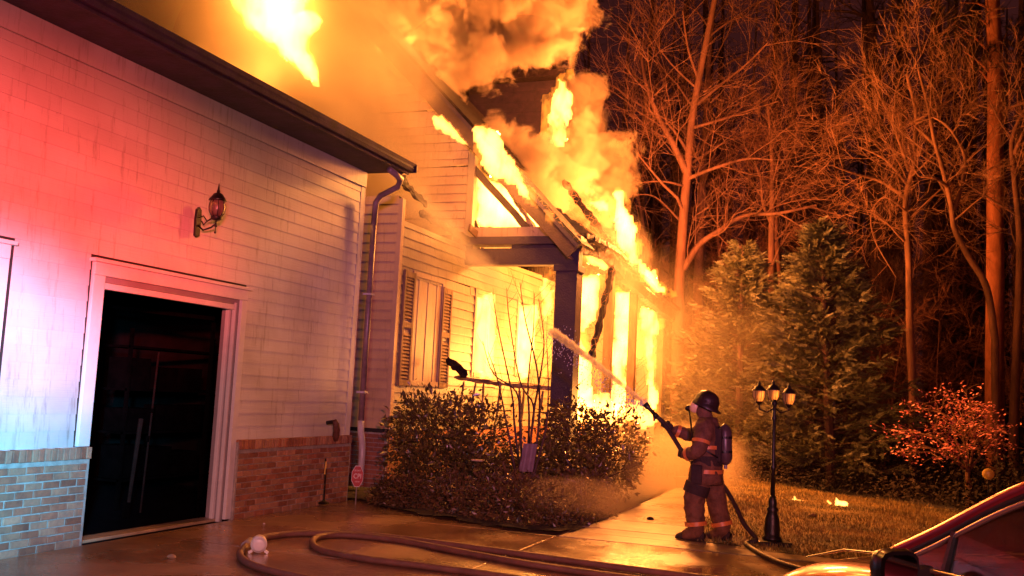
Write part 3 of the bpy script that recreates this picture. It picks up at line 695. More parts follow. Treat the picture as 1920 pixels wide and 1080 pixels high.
rake_piece(-.04, .03, -.05, .05, 'rake_moulding', MT['charbeam'])
rake_piece(.03, .09, -.03, .9, 'roof_deck', MT['ember'], 0, .30)
rake_piece(.03, .09, -.03, 3.2, 'roof_deck', MT['char'], .30, 1)
rake_piece(-.30, -.27, .04, .36, 'rake_soffit', MT['siding_char'])
rake_piece(-.62, -.48, .38, .43, 'inner_rafter', MT['rake'], .02, 1)
# lower eave hanging between the garage and the porch
for a, b, w in (((742, 328, 14.9), (800, 385, 16.0), .12), ((786, 398, 15.8), (880, 450, 17.4), .14), ((745, 330, 14.8), (762, 345, 15.1), .2)):
    q = MB(); q.rbeam(PY(a[0], a[1], a[2]), PY(b[0], b[1], b[2]), .05, w); q.build('hanging_eave', MT['rake'], hs)
q = MB(); q.beam(PY(880, 426, 17.3), PY(894, 440, 17.6), .04, .14); q.build('red_trim_stub', MT['cloth'], hs)
# dormer behind smoke
dm = bpy.data.objects.new('dormer', None); COL.objects.link(dm); dm.parent = hs
dl = PY(880, 160, 23); drr = PY(1048, 150, 23)
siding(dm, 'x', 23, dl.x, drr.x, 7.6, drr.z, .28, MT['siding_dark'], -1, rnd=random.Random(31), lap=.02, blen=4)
box_obj('dormer_core', (dl.x, 23.01, 7.0), (drr.x, 25.5, drr.z), MT['char'], dm)
q = MB(); q.box((dl.x - .3, 22.6, drr.z + .002), (drr.x + .25, 25.8, drr.z + .16)); q.build('dormer_roof', MT['char'], dm)
# interior and attic back wall (so that the openings show burning timber)
for k in range(7):
    y = 19 + k * 1.2; q = MB(); q.beam((-5.9, y, 5.0), (-10.2, y, 9.3), .06, .16, up=(0, 1, 0)); q.build('roof_rafter', MT['char'], hs)

# ================================================================== PORCH CHIMES ETC: small debris
def debris(pos, s, label, m):
    q = MB(); k = 7; vs = []
    for j, (r_, z) in enumerate(((.6, 0), (1, .25), (.7, .6), (.15, .8))):
        for i in range(k):
            a = 2 * math.pi * i / k; rr = r_ * (1 + .3 * fbm(i * 1.7 + pos[0], j * 2.1 + pos[1])); vs.append((pos[0] + s * rr * math.cos(a), pos[1] + s * rr * math.sin(a) * .7, pos[2] + s * z))
    fs = [(j * k + i, j * k + (i + 1) % k, (j + 1) * k + (i + 1) % k, (j + 1) * k + i) for j in range(3) for i in range(k)] + [tuple(reversed(range(k))), tuple(3 * k + i for i in range(k))]
    q.add(vs, fs); o = q.build('debris_chunk', m); tag(o, label, 'debris'); return o
debris(PZ(1219, 975), .06, 'small dark lump of debris on the pale front walk left of the firefighter', MT['char'])
debris(PZ(835, 1024, .0), .035, 'tiny dark crumb on the orange-lit driveway behind the hose', MT['char'])
debris(PZ(1524, 969, .03), .07, 'brown clod lying on the lawn below the two small fires', MT['cloth'])
debris(PZ(495, 983, .0), .02, 'tiny pale chip on the driveway beside the white cup', MT['sign_white'])
debris(PZ(612, 1001, .0), .02, 'tiny orange chip on the wet driveway between the hose loops', MT['walk'])
debris(PZ(322, 1047, .0), .05, 'pale flat scrap on the wet driveway in front of the garage doorway', MT['walk'])

# ================================================================== HOSES
def smooth_path(P, n=10):
    out = []
    P = [Vector(p) for p in P]
    for i in range(len(P) - 1):
        p0 = P[max(i - 1, 0)]; p1 = P[i]; p2 = P[i + 1]; p3 = P[min(i + 2, len(P) - 1)]
        for k in range(n):
            t = k / n
            out.append(.5 * ((2 * p1) + (p2 - p0) * t + (2 * p0 - 5 * p1 + 4 * p2 - p3) * t * t + (3 * p1 - p0 - 3 * p2 + p3) * t ** 3))
    out.append(P[-1]); return out
def g(px, py, r=.033): p = PZ(px, py, r); return p
hz = .035
H1 = [(1700, 1135), (1400, 1110), (1200, 1087), (1000, 1059), (860, 1034), (740, 1012), (640, 1003), (590, 1010), (598, 1030), (680, 1047), (800, 1062), (950, 1082), (1150, 1115), (1400, 1150)]
ho = empty('supply_hose', 'thick reddish charged hose looping in two bends on the wet driveway', 'hose')
q = MB(); q.tube(smooth_path([g(*p) for p in H1]), .034, 12); q.build('hose_jacket', MT['hose'], ho, True)
ho2 = empty('supply_hose', 'wider hose loop swinging round the white cup at the bottom left of the driveway', 'hose')
H2 = [(1700, 1118), (1400, 1092), (1200, 1069), (1000, 1042), (820, 1018), (700, 1004), (600, 1000), (530, 1002), (480, 1012), (455, 1030), (452, 1045), (480, 1062), (560, 1082), (700, 1105), (900, 1140)]
q = MB(); q.tube(smooth_path([g(p[0], p[1], .035) + Vector((0, 0, .0)) for p in H2]), .034, 12); q.build('hose_jacket', MT['hose'], ho2, True)
q = MB(); a = g(459, 1024); b = g(470, 1015); q.tube([a, b], .043, 12); q.build('coupling', MT['jamb'], ho2, True)
# white cup-like object
wc = empty('plastic_cup', 'white round cup-like plastic piece tipped over inside the hose loop', 'cup')
c = PZ(484, 1038, 0.0); toc = Vector((-c.x, -c.y, 0)).normalized()
m3 = Matrix((toc.cross(Vector((0, 0, 1))), Vector((0, 0, 1)), toc)).transposed()
tilt = Matrix.Rotation(.12, 3, 'X')
q = MB(); q.lathe([(.03, -.12), (.075, -.11), (.082, -.03), (.078, .0)], c + Vector((0, 0, .083)), 24, m3 @ tilt); q.build('shell', MT['white_plastic'], wc, True)
q = MB(); q.lathe([(.066, 0), (.066, .012), (.05, .02), (.01, .022)], c + Vector((0, 0, .085)), 24, m3 @ tilt); q.build('face_disc', MT['white_plastic'], wc, True)
for s_ in (-1, 1):
    q = MB(); u = toc.cross(Vector((0, 0, 1))); q.beam(c + u * s_ * .06 + Vector((0, 0, .03)), c + u * s_ * .095 + Vector((0, 0, .008)), .04, .025); q.build('foot_tab', MT['white_plastic'], wc)

# ================================================================== PERSON (firefighter)
def skin_mesh(name, verts, edges, radii, m, parent=None, sub=2):
    me = bpy.data.meshes.new(name); me.from_pydata(verts, edges, []); me.update()
    o = bpy.data.objects.new(name, me); COL.objects.link(o)
    o.modifiers.new('skin', 'SKIN'); o.modifiers['skin'].use_smooth_shade = True
    lay = me.skin_vertices[0].data if me.skin_vertices else None
    if lay is None:
        bpy.context.view_layer.objects.active = o; me.attributes
    for i, r_ in enumerate(radii):
        me.skin_vertices[0].data[i].radius = (r_ if hasattr(r_, '__len__') else (r_, r_)); me.skin_vertices[0].data[i].use_root = (i == 0)
    s_ = o.modifiers.new('sub', 'SUBSURF'); s_.levels = sub; s_.render_levels = sub
    dg = bpy.context.evaluated_depsgraph_get(); dg.update()
    nm = bpy.data.meshes.new_from_object(o.evaluated_get(dg)); nm.materials.clear(); nm.materials.append(m)
    nm.polygons.foreach_set('use_smooth', [True] * len(nm.polygons))
    for md in list(o.modifiers): o.modifiers.remove(md)
    o.data = nm
    if parent: o.parent = parent
    return o
FO = Vector((-1.98, 12.45, 0)); fd = Vector((-.955, .10, 0)).normalized(); lf = Vector((-fd.y, fd.x, 0))
def FP(f_, l_, z): return FO + fd * f_ + lf * l_ + Vector((0, 0, z))
# joints: forward, left(toward camera), up
J = dict(pel=(-.02, 0, .93), chest=(-.03, 0, 1.22), neck=(-.01, 0, 1.50), head=(.04, 0, 1.60), head2=(.06, 0, 1.70), belly=(.0, 0, 1.06), upch=(-.03, 0, 1.38),
         ls=(-.03, .20, 1.40), le=(.0, .30, 1.10), lw=(.24, .20, 1.04),
         rs=(.02, -.20, 1.40), re=(.27, -.22, 1.27), rw=(.50, -.12, 1.36),
         lh=(.0, .11, .86), lk=(.10, .14, .50), la=(.04, .14, .10), lt=(.24, .15, .05),
         rh=(-.06, -.11, .86), rk=(-.12, -.15, .48), ra=(-.22, -.15, .10), rt=(-.04, -.18, .05))
names = ['pel', 'belly', 'chest', 'upch', 'neck', 'head', 'head2', 'ls', 'le', 'lw', 'rs', 're', 'rw', 'lh', 'lk', 'la', 'lt', 'rh', 'rk', 'ra', 'rt']
idx = {n_: i for i, n_ in enumerate(names)}
ED = [('pel', 'belly'), ('belly', 'chest'), ('chest', 'upch'), ('upch', 'neck'), ('neck', 'head'), ('head', 'head2'), ('upch', 'ls'), ('ls', 'le'), ('le', 'lw'), ('upch', 'rs'), ('rs', 're'), ('re', 'rw'),
      ('pel', 'lh'), ('lh', 'lk'), ('lk', 'la'), ('la', 'lt'), ('pel', 'rh'), ('rh', 'rk'), ('rk', 'ra'), ('ra', 'rt')]
RD = dict(pel=(.19, .17), belly=(.19, .17), chest=(.21, .18), upch=(.17, .14), neck=(.085, .085), head=(.10, .11), head2=(.085, .095), ls=.125, le=.10, lw=.07, rs=.12, re=.092, rw=.065,
          lh=.155, lk=.14, la=.125, lt=.06, rh=.155, rk=.135, ra=.122, rt=.06)
person = skin_mesh('person', [FP(*J[n_]) for n_ in names], [(idx[a], idx[b]) for a, b in ED], [RD[n_] for n_ in names], MT['turnout'], sub=3)
tag(person, 'firefighter in tan turnout gear and dark helmet aiming a hose at the burning porch', 'person')
_me = person.data
for v in _me.vertices:          # creases of the stiff cloth
    n_ = v.normal; c_ = v.co; v.co = c_ + n_ * (.016 * fbm(c_.x * 9, c_.y * 9, c_.z * 14, 3) if c_.z < 1.5 else 0)
# coat skirt
q = MB(); vs = []; k = 20; rings = [(1.30, .20, .17), (1.12, .205, .18), (.95, .215, .19), (.80, .235, .21), (.70, .245, .215), (.705, .22, .19)]
for z, a_, b_ in rings:
    for j in range(k):
        t = 2 * math.pi * j / k; w = 1 + .05 * math.sin(5 * t + z * 9) + .03 * math.sin(11 * t - z * 17); vs.append(FP(-.02 + b_ * math.cos(t) * w, a_ * math.sin(t) * w, z))
q.add(vs, [(i * k + j, i * k + (j + 1) % k, (i + 1) * k + (j + 1) % k, (i + 1) * k + j) for i in range(len(rings) - 1) for j in range(k)]); q.build('coat_skirt', MT['turnout'], person, True)
def band(center, axis, ra_, rb_, h, m=MT['band'], name='reflective_band'):
    q = MB(); axis = Vector(axis).normalized(); u = axis.orthogonal().normalized(); 
    u = (lf - axis * lf.dot(axis)).normalized(); v = axis.cross(u)
    k = 24; vs = []
    for s_ in (-h / 2, h / 2):
        for j in range(k):
            t = 2 * math.pi * j / k; vs.append(Vector(center) + axis * s_ + u * ra_ * math.cos(t) + v * rb_ * math.sin(t))
    q.add(vs, [(j, (j + 1) % k, k + (j + 1) % k, k + j) for j in range(k)]); q.build(name, m, person, True)
band(FP(-.02, 0, .86), (0, 0, 1), .236, .212, .05)
band(FP(-.03, 0, 1.16), (0, 0, 1), .212, .19, .045)
for s_, a_, b_ in (('l', 'lk', 'la'), ('r', 'rk', 'ra')):
    p = Vector(J[a_]).lerp(Vector(J[b_]), .72); d = FP(*J[b_]) - FP(*J[a_]); band(FP(*p), d, .138, .138, .05)
for a_, b_, r_ in (('ls', 'le', .113), ('le', 'lw', .089), ('re', 'rw', .084)):
    p = Vector(J[a_]).lerp(Vector(J[b_]), .6); d = FP(*J[b_]) - FP(*J[a_]); band(FP(*p), d, r_, r_, .045)
band(FP(*Vector(J['lh']).lerp(Vector(J['lk']), .62)), FP(*J['lk']) - FP(*J['lh']), .158, .158, .13, MT['turnout_dark'], 'knee_patch')
# dark waist pack and straps
band(FP(-.02, 0, .99), (0, 0, 1), .222, .20, .12, MT['turnout_dark'], 'waist_belt')
q = MB(); q.box((-.07, -.06, -.14), (.07, .06, .1), Matrix.Translation(FP(.04, .215, .84))); q.build('coat_pocket', MT['turnout_dark'], person, bevel=.02)
q = MB(); q.tube([FP(-.17, .12, 1.05), FP(.10, .17, 1.12), FP(.13, .13, 1.32), FP(.0, .11, 1.47), FP(-.16, .1, 1.40)], .022, 8); q.build('shoulder_strap', MT['turnout_dark'], person, True)
q = MB(); q.tube([FP(-.17, -.12, 1.05), FP(.10, -.17, 1.12), FP(.13, -.13, 1.32), FP(.0, -.11, 1.47), FP(-.16, -.1, 1.40)], .022, 8); q.build('shoulder_strap', MT['turnout_dark'], person, True)
# collar
q = MB(); q.lathe([(.15, -.06), (.125, .03), (.115, .05), (.10, .03)], FP(-.02, 0, 1.48), 20); q.build('collar', MT['turnout'], person, True)
# head gear
hd = FP(.05, 0, 1.64)
tl = Matrix.Rotation(-.38, 3, lf)      # looking up
q = MB(); rings = []
vs = []; k = 24
def ell(zr, fx, ly, off=0): return [hd + tl @ (fd * (fx * math.cos(2 * math.pi * j / k) + off) + lf * ly * math.sin(2 * math.pi * j / k) + Vector((0, 0, zr))) for j in range(k)]
R_ = [ell(.02, .195, .155, -.04), ell(.035, .20, .16, -.045), ell(.06, .165, .14, -.02), ell(.14, .155, .132, -.02), ell(.20, .12, .10, -.02), ell(.235, .055, .05, -.02)]
for r_ in R_: vs += r_
q.add(vs, [(i * k + j, i * k + (j + 1) % k, (i + 1) * k + (j + 1) % k, (i + 1) * k + j) for i in range(len(R_) - 1) for j in range(k)] + [tuple(reversed(range(k))), tuple((len(R_) - 1) * k + j for j in range(k))])
q.build('helmet', MT['helmet'], person, True)
q = MB(); q.beam(hd + tl @ (fd * .12 + Vector((0, 0, .07))), hd + tl @ (fd * .09 + Vector((0, 0, .19))), .07, .02); q.build('helmet_shield', MT['band'], person)
for a_ in (0, math.pi / 2):
    q = MB(); q.tube([hd + tl @ (fd * math.cos(a_) * .14 * math.cos(t) + lf * math.sin(a_) * .12 * math.cos(t) + Vector((0, 0, .08 + .145 * math.sin(t)))) for t in [i * math.pi / 8 for i in range(9)]], .008, 6); q.build('helmet_ridge', MT['helmet'], person)
q = MB()
for z_, a_, b_, of in (): pass
vs = []; k = 16; RR = [(-.10, .03, .045), (-.08, .06, .07), (-.03, .075, .08), (.02, .07, .078), (.045, .05, .06)]
for z_, a_, b_ in RR:
    for j in range(k): t = 2 * math.pi * j / k; vs.append(hd + tl @ (fd * (.09 + a_ * math.cos(t)) + lf * b_ * math.sin(t) + Vector((0, 0, z_))))
q.add(vs, [(i * k + j, i * k + (j + 1) % k, (i + 1) * k + (j + 1) % k, (i + 1) * k + j) for i in range(len(RR) - 1) for j in range(k)] + [tuple(reversed(range(k))), tuple((len(RR) - 1) * k + j for j in range(k))]); q.build('face_mask', MT['mask'], person, True)
q = MB(); q.lathe([(.035, 0), (.04, .02), (.03, .05), (.01, .055)], hd + tl @ (fd * .15 + Vector((0, 0, -.08))), 12, tl @ Matrix((lf, Vector((0, 0, 1)), fd)).transposed()); q.build('mask_regulator', MT['iron'], person, True)
q = MB(); q.tube([hd + tl @ (fd * .15 + Vector((0, 0, -.1))), FP(.17, .08, 1.42), FP(.12, .18, 1.22), FP(-.1, .2, 1.1), FP(-.22, .1, 1.02)], .012, 8); q.build('air_line', MT['iron'], person, True)
# air cylinder on back
ta = FP(-.26, 0, .98); tb = FP(-.24, 0, 1.42)
dv = (tb - ta).normalized()
q = MB(); q.tube([ta - dv * .03, ta, ta + dv * .05, tb - dv * .06, tb, tb + dv * .035], [.03, .065, .085, .085, .062, .02], 18); q.build('air_tank', MT['tank'], person, True)
q = MB(); q.box((-.05, -.13, -.22), (.05, .13, .2), Matrix.Translation(FP(-.18, 0, 1.2)) @ Matrix.Rotation(math.atan2(fd.y, fd.x), 4, 'Z')); q.build('tank_frame', MT['turnout_dark'], person, bevel=.02)
for t in (.3, .7):
    q = MB(); p = ta.lerp(tb, t); q.tube([p - dv * .015, p + dv * .015], .089, 18); q.build('tank_strap', MT['iron'], person)
q = MB(); q.tube([ta - dv * .03, ta - dv * .08], .022, 10); q.build('tank_valve', MT['jamb'], person)
# boots
for a_, t_ in (('la', 'lt'), ('ra', 'rt')):
    A_ = Vector(J[a_]); T_ = Vector(J[t_]); dd = (T_ - A_); dd.z = 0; dd.normalize(); L_ = FP(*(A_)); 
    fw = (fd * dd.x + lf * dd.y).normalized(); sd = Vector((-fw.y, fw.x, 0)); base = Vector((L_.x, L_.y, 0))
    secs = [(-.10, .045, .09), (-.07, .055, .12), (.02, .056, .15), (.10, .055, .11), (.19, .058, .085), (.25, .04, .055), (.27, .02, .03)]
    vs = []
    for x_, w_, h_ in secs:
        for (b_, c_) in ((-1, 0.0), (-1, .5), (-.55, 1), (.55, 1), (1, .5), (1, 0.0)): vs.append(base + fw * x_ + sd * b_ * w_ + Vector((0, 0, .012 + c_ * h_)))
    q = MB(); n = 6; q.add(vs, [(i * n + j, i * n + (j + 1) % n, (i + 1) * n + (j + 1) % n, (i + 1) * n + j) for i in range(len(secs) - 1) for j in range(n)] + [tuple(range(n)), tuple((len(secs) - 1) * n + j for j in reversed(range(n)))]); q.build('boot', MT['turnout_dark'], person, True)
# gloved hands with five fingers closing round the hose
def hand(w, d, up, name='glove'):
    """w wrist, d direction of forearm, up: thumb side; hose crosses the palm"""
    w = Vector(w); d = Vector(d).normalized(); up = Vector(up); up = (up - d * up.dot(d)).normalized(); sd = d.cross(up)
    V = [w - d * .04, w + d * .02, w + d * .06]; E_ = [(0, 1), (1, 2)]; RR = [.05, .043, .04]
    for i, (o_, L_) in enumerate(((.032, .062), (.011, .070), (-.011, .066), (-.032, .052))):
        b0 = len(V); V += [w + d * .085 + up * o_, w + d * (.085 + L_ * .5) + up * o_ + sd * .012, w + d * (.085 + L_ * .7) + up * o_ + sd * .042, w + d * (.085 + L_ * .35) + up * o_ + sd * .062]
        E_ += [(2, b0), (b0, b0 + 1), (b0 + 1, b0 + 2), (b0 + 2, b0 + 3)]; RR += [.014, .0125, .012, .010]
    b0 = len(V); V += [w + d * .035 + up * .045 + sd * .01, w + d * .065 + up * .058 + sd * .035, w + d * .085 + up * .045 + sd * .06]; E_ += [(1, b0), (b0, b0 + 1), (b0 + 1, b0 + 2)]; RR += [.016, .014, .012]
    return skin_mesh(name, V, E_, RR, MT['turnout_dark'], person, 1)
hand(FP(.50, -.12, 1.36), FP(.60, -.09, 1.42) - FP(.50, -.12, 1.36), (0, 0, 1))
hand(FP(.24, .20, 1.04), FP(.30, .14, 1.06) - FP(.24, .20, 1.04), (0, 0, 1))
# attack line with nozzle (held: a thing of its own)
al = empty('attack_hose', 'dark attack hose held by the firefighter, trailing across the lawn to the right', 'hose')
hp = [FP(.66, -.02, 1.50), FP(.56, -.02, 1.42), FP(.40, .05, 1.24), FP(.27, .09, 1.08), FP(.20, -.10, .96), FP(.05, -.31, .82), FP(-.15, -.36, .66), FP(-.33, -.26, .44), FP(-.48, -.12, .24), FP(-.66, .0, .08), PZ(1400, 1020, .035), PZ(1440, 1045, .035), PZ(1500, 1066, .035), PZ(1600, 1085, .035), PZ(1800, 1110, .035)]
q = MB(); q.tube(smooth_path(hp), .029, 12); q.build('hose_jacket', MT['hose_dark'], al, True)
n0 = hp[0]; nd = (FP(.92, 0, 1.76) - n0).normalized()
q = MB(); q.tube([n0 - nd * .02, n0 + nd * .04, n0 + nd * .05, n0 + nd * .14, n0 + nd * .16, n0 + nd * .22], [.034, .036, .026, .026, .036, .04], 12); q.build('nozzle', MT['iron'], al, True)
q = MB(); q.tube([n0 + nd * .05, n0 + nd * .04 + Vector((0, 0, -.09))], .016, 8); q.tube([n0 + nd * .07 + lf * .03, n0 + nd * .03 + Vector((0, 0, .07)) + lf * .03], .008, 8); q.build('nozzle_grip', MT['iron'], al)
NZ = n0 + nd * .22

# red object left of the firefighter
rb_ = empty('red_canister', 'red can standing on the walk behind the firefighter on the left', 'canister')
c = PZ(1284, 903, .13)
q = MB(); q.box((-.17, -.09, -.13), (.15, .09, .10), Matrix.Translation(c)); q.build('body', MT['red_plastic'], rb_, bevel=.02)
q = MB(); q.tube([c + Vector((-.08, 0, .10)), c + Vector((-.07, 0, .17)), c + Vector((.07, 0, .16)), c + Vector((.08, 0, .10))], .016, 7); q.build('handle', MT['red_plastic'], rb_)
q = MB(); q.tube([c + Vector((-.13, 0, .09)), c + Vector((-.17, 0, .15))], .022, 8); q.build('spout', MT['iron'], rb_)

# ================================================================== LAMP POST
lp = empty('lamp_post', 'black iron garden lamp post with three unlit glass lanterns on the lawn', 'lamp post')
B = PZ(1447, 1018, .03)
q = MB(); q.box((-.2, -.2, -.03), (.2, .2, .035), Matrix.Translation(B) @ Matrix.Rotation(.35, 4, 'Z')); q.build('foot_plate', MT['iron'], lp, bevel=.01)
q = MB(); q.lathe([(.12, .035), (.125, .06), (.095, .09), (.10, .16), (.085, .30), (.06, .38), (.075, .41), (.05, .44), (.055, .50), (.04, .55), (.03, .58)], B, 16); q.build('pedestal', MT['iron'], lp, True)
q = MB(); q.lathe([(.03, .56), (.027, .9), (.036, .93), (.026, .96), (.022, 1.5), (.034, 1.53), (.022, 1.56), (.02, 1.68), (.04, 1.71), (.02, 1.76)], B, 12); q.build('post', MT['iron'], lp, True)
rr = Vector((RIGHT.x, RIGHT.y, 0)).normalized(); fw = Vector((-rr.y, rr.x, 0))
for k_, (ax, ay, dz) in enumerate(((-.19, .02, 0), (.03, .17, .02), (.15, -.11, -.02))):
    hd_ = B + rr * ax + fw * ay + Vector((0, 0, 1.70 + dz))
    arm = bpy.data.objects.new('lantern_head', None); COL.objects.link(arm); arm.parent = lp
    o_ = rr * ax + fw * ay
    q = MB(); q.tube([B + Vector((0, 0, 1.66)), B + o_ * .45 + Vector((0, 0, 1.60)), B + o_ * .95 + Vector((0, 0, 1.63)), hd_ + Vector((0, 0, .02))], .011, 7); q.build('arm', MT['iron'], arm, True)
    q = MB(); q.lathe([(.008, -.02), (.03, .0), (.045, .02), (.05, .03)], hd_, 12); q.build('cup', MT['iron'], arm, True)
    q = MB(); q.lathe([(.045, .03), (.07, .08), (.078, .16), (.06, .165)], hd_, 8); q.build('glass', MT['glass_lamp'], arm)
    q = MB(); q.lathe([(.088, .162), (.08, .175), (.05, .215), (.02, .235), (.022, .25), (.004, .29)], hd_, 10); q.build('cap', MT['iron'], arm, True)
    for i in range(6):
        a = i * math.pi / 3; q = MB(); q.tube([hd_ + Vector((r_ * math.cos(a), r_ * math.sin(a), z)) for r_, z in ((.046, .03), (.072, .08), (.080, .162))], .004, 4); q.build('rib', MT['iron'], arm)

# ================================================================== VEGETATION
def leafcloud(n, sampler, size, R, aspect=.45, bend=.25):
    """two-triangle folded leaves; sampler -> (pos, outward)"""
    q = MB(); V = []; F = []
    for i in range(n):
        p, o_ = sampler(R)
        d = Vector((R.gauss(0, 1), R.gauss(0, 1), R.gauss(0, 1))) + Vector(o_) * 1.2
        d.normalize(); s_ = d.cross(Vector((R.gauss(0, 1), R.gauss(0, 1), R.gauss(0, 1)))).normalized()
        L_ = size * (R.uniform(.45, 1.0) if R.random() < .6 else R.uniform(1.0, 1.9)); w = L_ * aspect; nrm_ = d.cross(s_)
        p = Vector(p); b = len(V)
        V += [p, p + d * L_ * .5 + s_ * w * .5 + nrm_ * w * bend, p + d * L_, p + d * L_ * .5 - s_ * w * .5 + nrm_ * w * bend]
        F += [(b, b + 1, b + 2), (b, b + 2, b + 3)]
    q.add(V, F); return q
def bush(name, label, cat, lobes, n, size, m, R, base, stems=8, twigs=0, group=None):
    e = empty(name, label, cat, group=group)
    tot = sum(l[3] * l[4] * l[5] for l in lobes)
    def samp(R):
        t = R.random() * tot
        for l in lobes:
            t -= l[3] * l[4] * l[5]
            if t <= 0: break
        d = Vector((R.gauss(0, 1), R.gauss(0, 1), R.gauss(0, 1))).normalized()
        rr_ = R.uniform(.45, 1.0) ** .5
        rr_ *= 1 + .55 * fbm(d.x * 2.8 + l[0], d.y * 2.8 + l[1], d.z * 2.8) + (.12 if R.random() < .15 else 0)
        p = Vector((l[0] + d.x * l[3] * rr_, l[1] + d.y * l[4] * rr_, l[2] + d.z * l[5] * rr_))
        if p.z < .03: p.z = .03 + R.random() * .1
        return p, d
    tag(leafcloud(n, samp, size, R).build('foliage', m, e), kind='stuff')
    q = MB(); b = Vector(base)
    for i in range(stems):
        p, d = samp(R); mid = b.lerp(p, .5) + Vector((R.uniform(-.1, .1), R.uniform(-.1, .1), .05))
        q.tube([b + Vector((R.uniform(-.1, .1), R.uniform(-.1, .1), 0)), mid, p + Vector(d) * .02], [.02, .012, .004], 5, False)
    for i in range(twigs):
        p, d = samp(R); dd = (Vector(d) * .5 + Vector((R.uniform(-.3, .3), R.uniform(-.3, .3), 1))).normalized(); q.tube([p, p + dd * R.uniform(.12, .3)], [.004, .002], 3, False)
    tag(q.build('stem', MT['twig'], e), kind='stuff'); return e
R = random.Random(77)
bush('round_shrub', 'large rounded dark evergreen shrub between the downspout and the bare stems', 'shrub',
     [(-6.5, 14.2, .95, .75, .8, .72), (-6.95, 14.3, 1.15, .42, .5, .45), (-5.95, 14.5, .85, .62, .7, .68), (-6.3, 14.1, .5, .85, .8, .5)], 9500, .075, MT['leaf_dark'], R, (-6.2, 14.3, .03), 14, 60)
bush('loose_shrub', 'broad loose evergreen shrub below the porch column, glowing along its top', 'shrub',
     [(-4.55, 15.3, .80, .6, .9, .58), (-4.85, 16.0, 1.05, .5, .8, .62), (-4.2, 16.4, .85, .55, 1.0, .62), (-4.6, 15.0, .45, .75, .8, .45), (-4.0, 15.6, .55, .45, .9, .45)], 8500, .075, MT['leaf_dark'], R, (-4.6, 15.4, .03), 14, 80)
bush('middle_shrub', 'dark shrub behind the bare stems in the middle of the bed', 'shrub',
     [(-5.5, 15.6, .25, .5, .6, .32), (-5.3, 14.5, .2, .45, .5, .22)], 1600, .06, MT['leaf_dark'], R, (-5.4, 15.1, .03), 8, 30)
lowp = [((-6.35, 12.85), .45, .32), ((-5.55, 12.75), .5, .36), ((-4.95, 12.45), .45, .33), ((-4.35, 12.3), .55, .42), ((-3.95, 12.9), .45, .42), ((-3.95, 13.9), .42, .45), ((-5.0, 13.4), .6, .38), ((-6.7, 13.3), .4, .2)]
lows = ['low reddish ground plant at the left end of the bed below the round shrub', 'low leafy clump in front of the round shrub at the driveway edge', 'small glossy clump right of the leafy clump at the driveway edge',
        'hazy rounded low shrub at the front tip of the bed', 'low shrub just behind the tip of the bed by the walk', 'low plant beside the walk under the loose shrub', 'low spreading plant at the foot of the bare stems', 'sparse sprig at the foot of the yard sign']
for (c2, r_, h_), lb in zip(lowp, lows):
    bush('low_plant', lb, 'plant', [(c2[0], c2[1], h_ * .4, r_, r_ * .7, h_)], int(2200 * r_ / .45), .055, MT['leaf_low'], R, (c2[0], c2[1], .03), 5, 10)
# bare multi-stem shrub
bs = empty('bare_shrub', 'leafless multi-stemmed small tree in front of the porch railing', 'small tree')
Rb = random.Random(5)
st = [[(985, 900), (965, 800), (960, 740), (935, 620), (925, 560)], [(985, 900), (975, 800), (968, 735), (925, 700), (905, 640)], [(990, 895), (995, 830), (1000, 760), (975, 715), (955, 600), (950, 540)],
      [(990, 895), (1010, 800), (1008, 700), (985, 600), (975, 530)], [(985, 900), (1000, 780), (1012, 710), (1020, 640), (1010, 560)], [(985, 890), (1020, 820), (1028, 740), (1025, 640)], [(980, 890), (960, 850), (935, 720), (915, 660)], [(986, 900), (992, 800), (990, 720), (1000, 620), (1002, 550)]]
q = MB(); q2 = MB()
for s_ in st:
    P_ = [PY(px, py, 14.0 + Rb.uniform(-.15, .15)) for px, py in s_]; P_[0] = PY(s_[0][0], s_[0][1], 14.0); P_[0].z = .03
    pts_ = smooth_path(P_, 5); n = len(pts_); q = MB(); q.tube(pts_, [.020 * (1 - i / n) + .004 for i in range(n)], 6, False); q.build('stem', MT['twig'], bs, True)
    for i in range(n // 3, n, 2):
        d = Vector((Rb.uniform(-1, 1), Rb.uniform(-1, 1), Rb.uniform(.6, 1.6))).normalized(); L_ = Rb.uniform(.15, .5)
        q2.tube([pts_[i], pts_[i] + d * L_ * .5, pts_[i] + d * L_ + Vector((0, 0, .05))], [.004, .003, .0015], 3, False)
tag(q2.build('twig', MT['twig'], bs), kind='stuff')
# small garden flag and split log in bed
fl = empty('garden_flag', 'small pale square garden flag standing in the shrub bed', 'flag')
c = PY(990, 858, 13.3)
q = MB(); n = 8
vs = []
for j in range(n + 1):
    for i in range(n + 1): u = i / n - .5; v = j / n - .5; vs.append(c + rr * (u * .20 + v * .05) + Vector((0, 0, v * .40)) + fw * .012 * math.sin(u * 9))
vs2 = [v_ + fw * .003 for v_ in vs]
q.add(vs, [(j * (n + 1) + i, j * (n + 1) + i + 1, (j + 1) * (n + 1) + i + 1, (j + 1) * (n + 1) + i) for j in range(n) for i in range(n)]); q.build('cloth_panel', MT['flag'], fl)
q = MB(); q.tube([Vector((c.x - .12, c.y, .02)), c + rr * -.09 + Vector((0, 0, .22)), c + rr * .12 + Vector((0, 0, .21))], .005, 6); q.build('flag_stake', MT['iron'], fl)
lg = PY(1182, 880, 16.0)
q = MB(); q.tube([lg + Vector((-.10, 0, -.16)), lg + Vector((.07, .05, .14))], [.10, .09], 10); o = q.build('cut_log', MT['bark_far'], None); tag(o, 'short dark cut log leaning in the bed below the loose shrub', 'log')
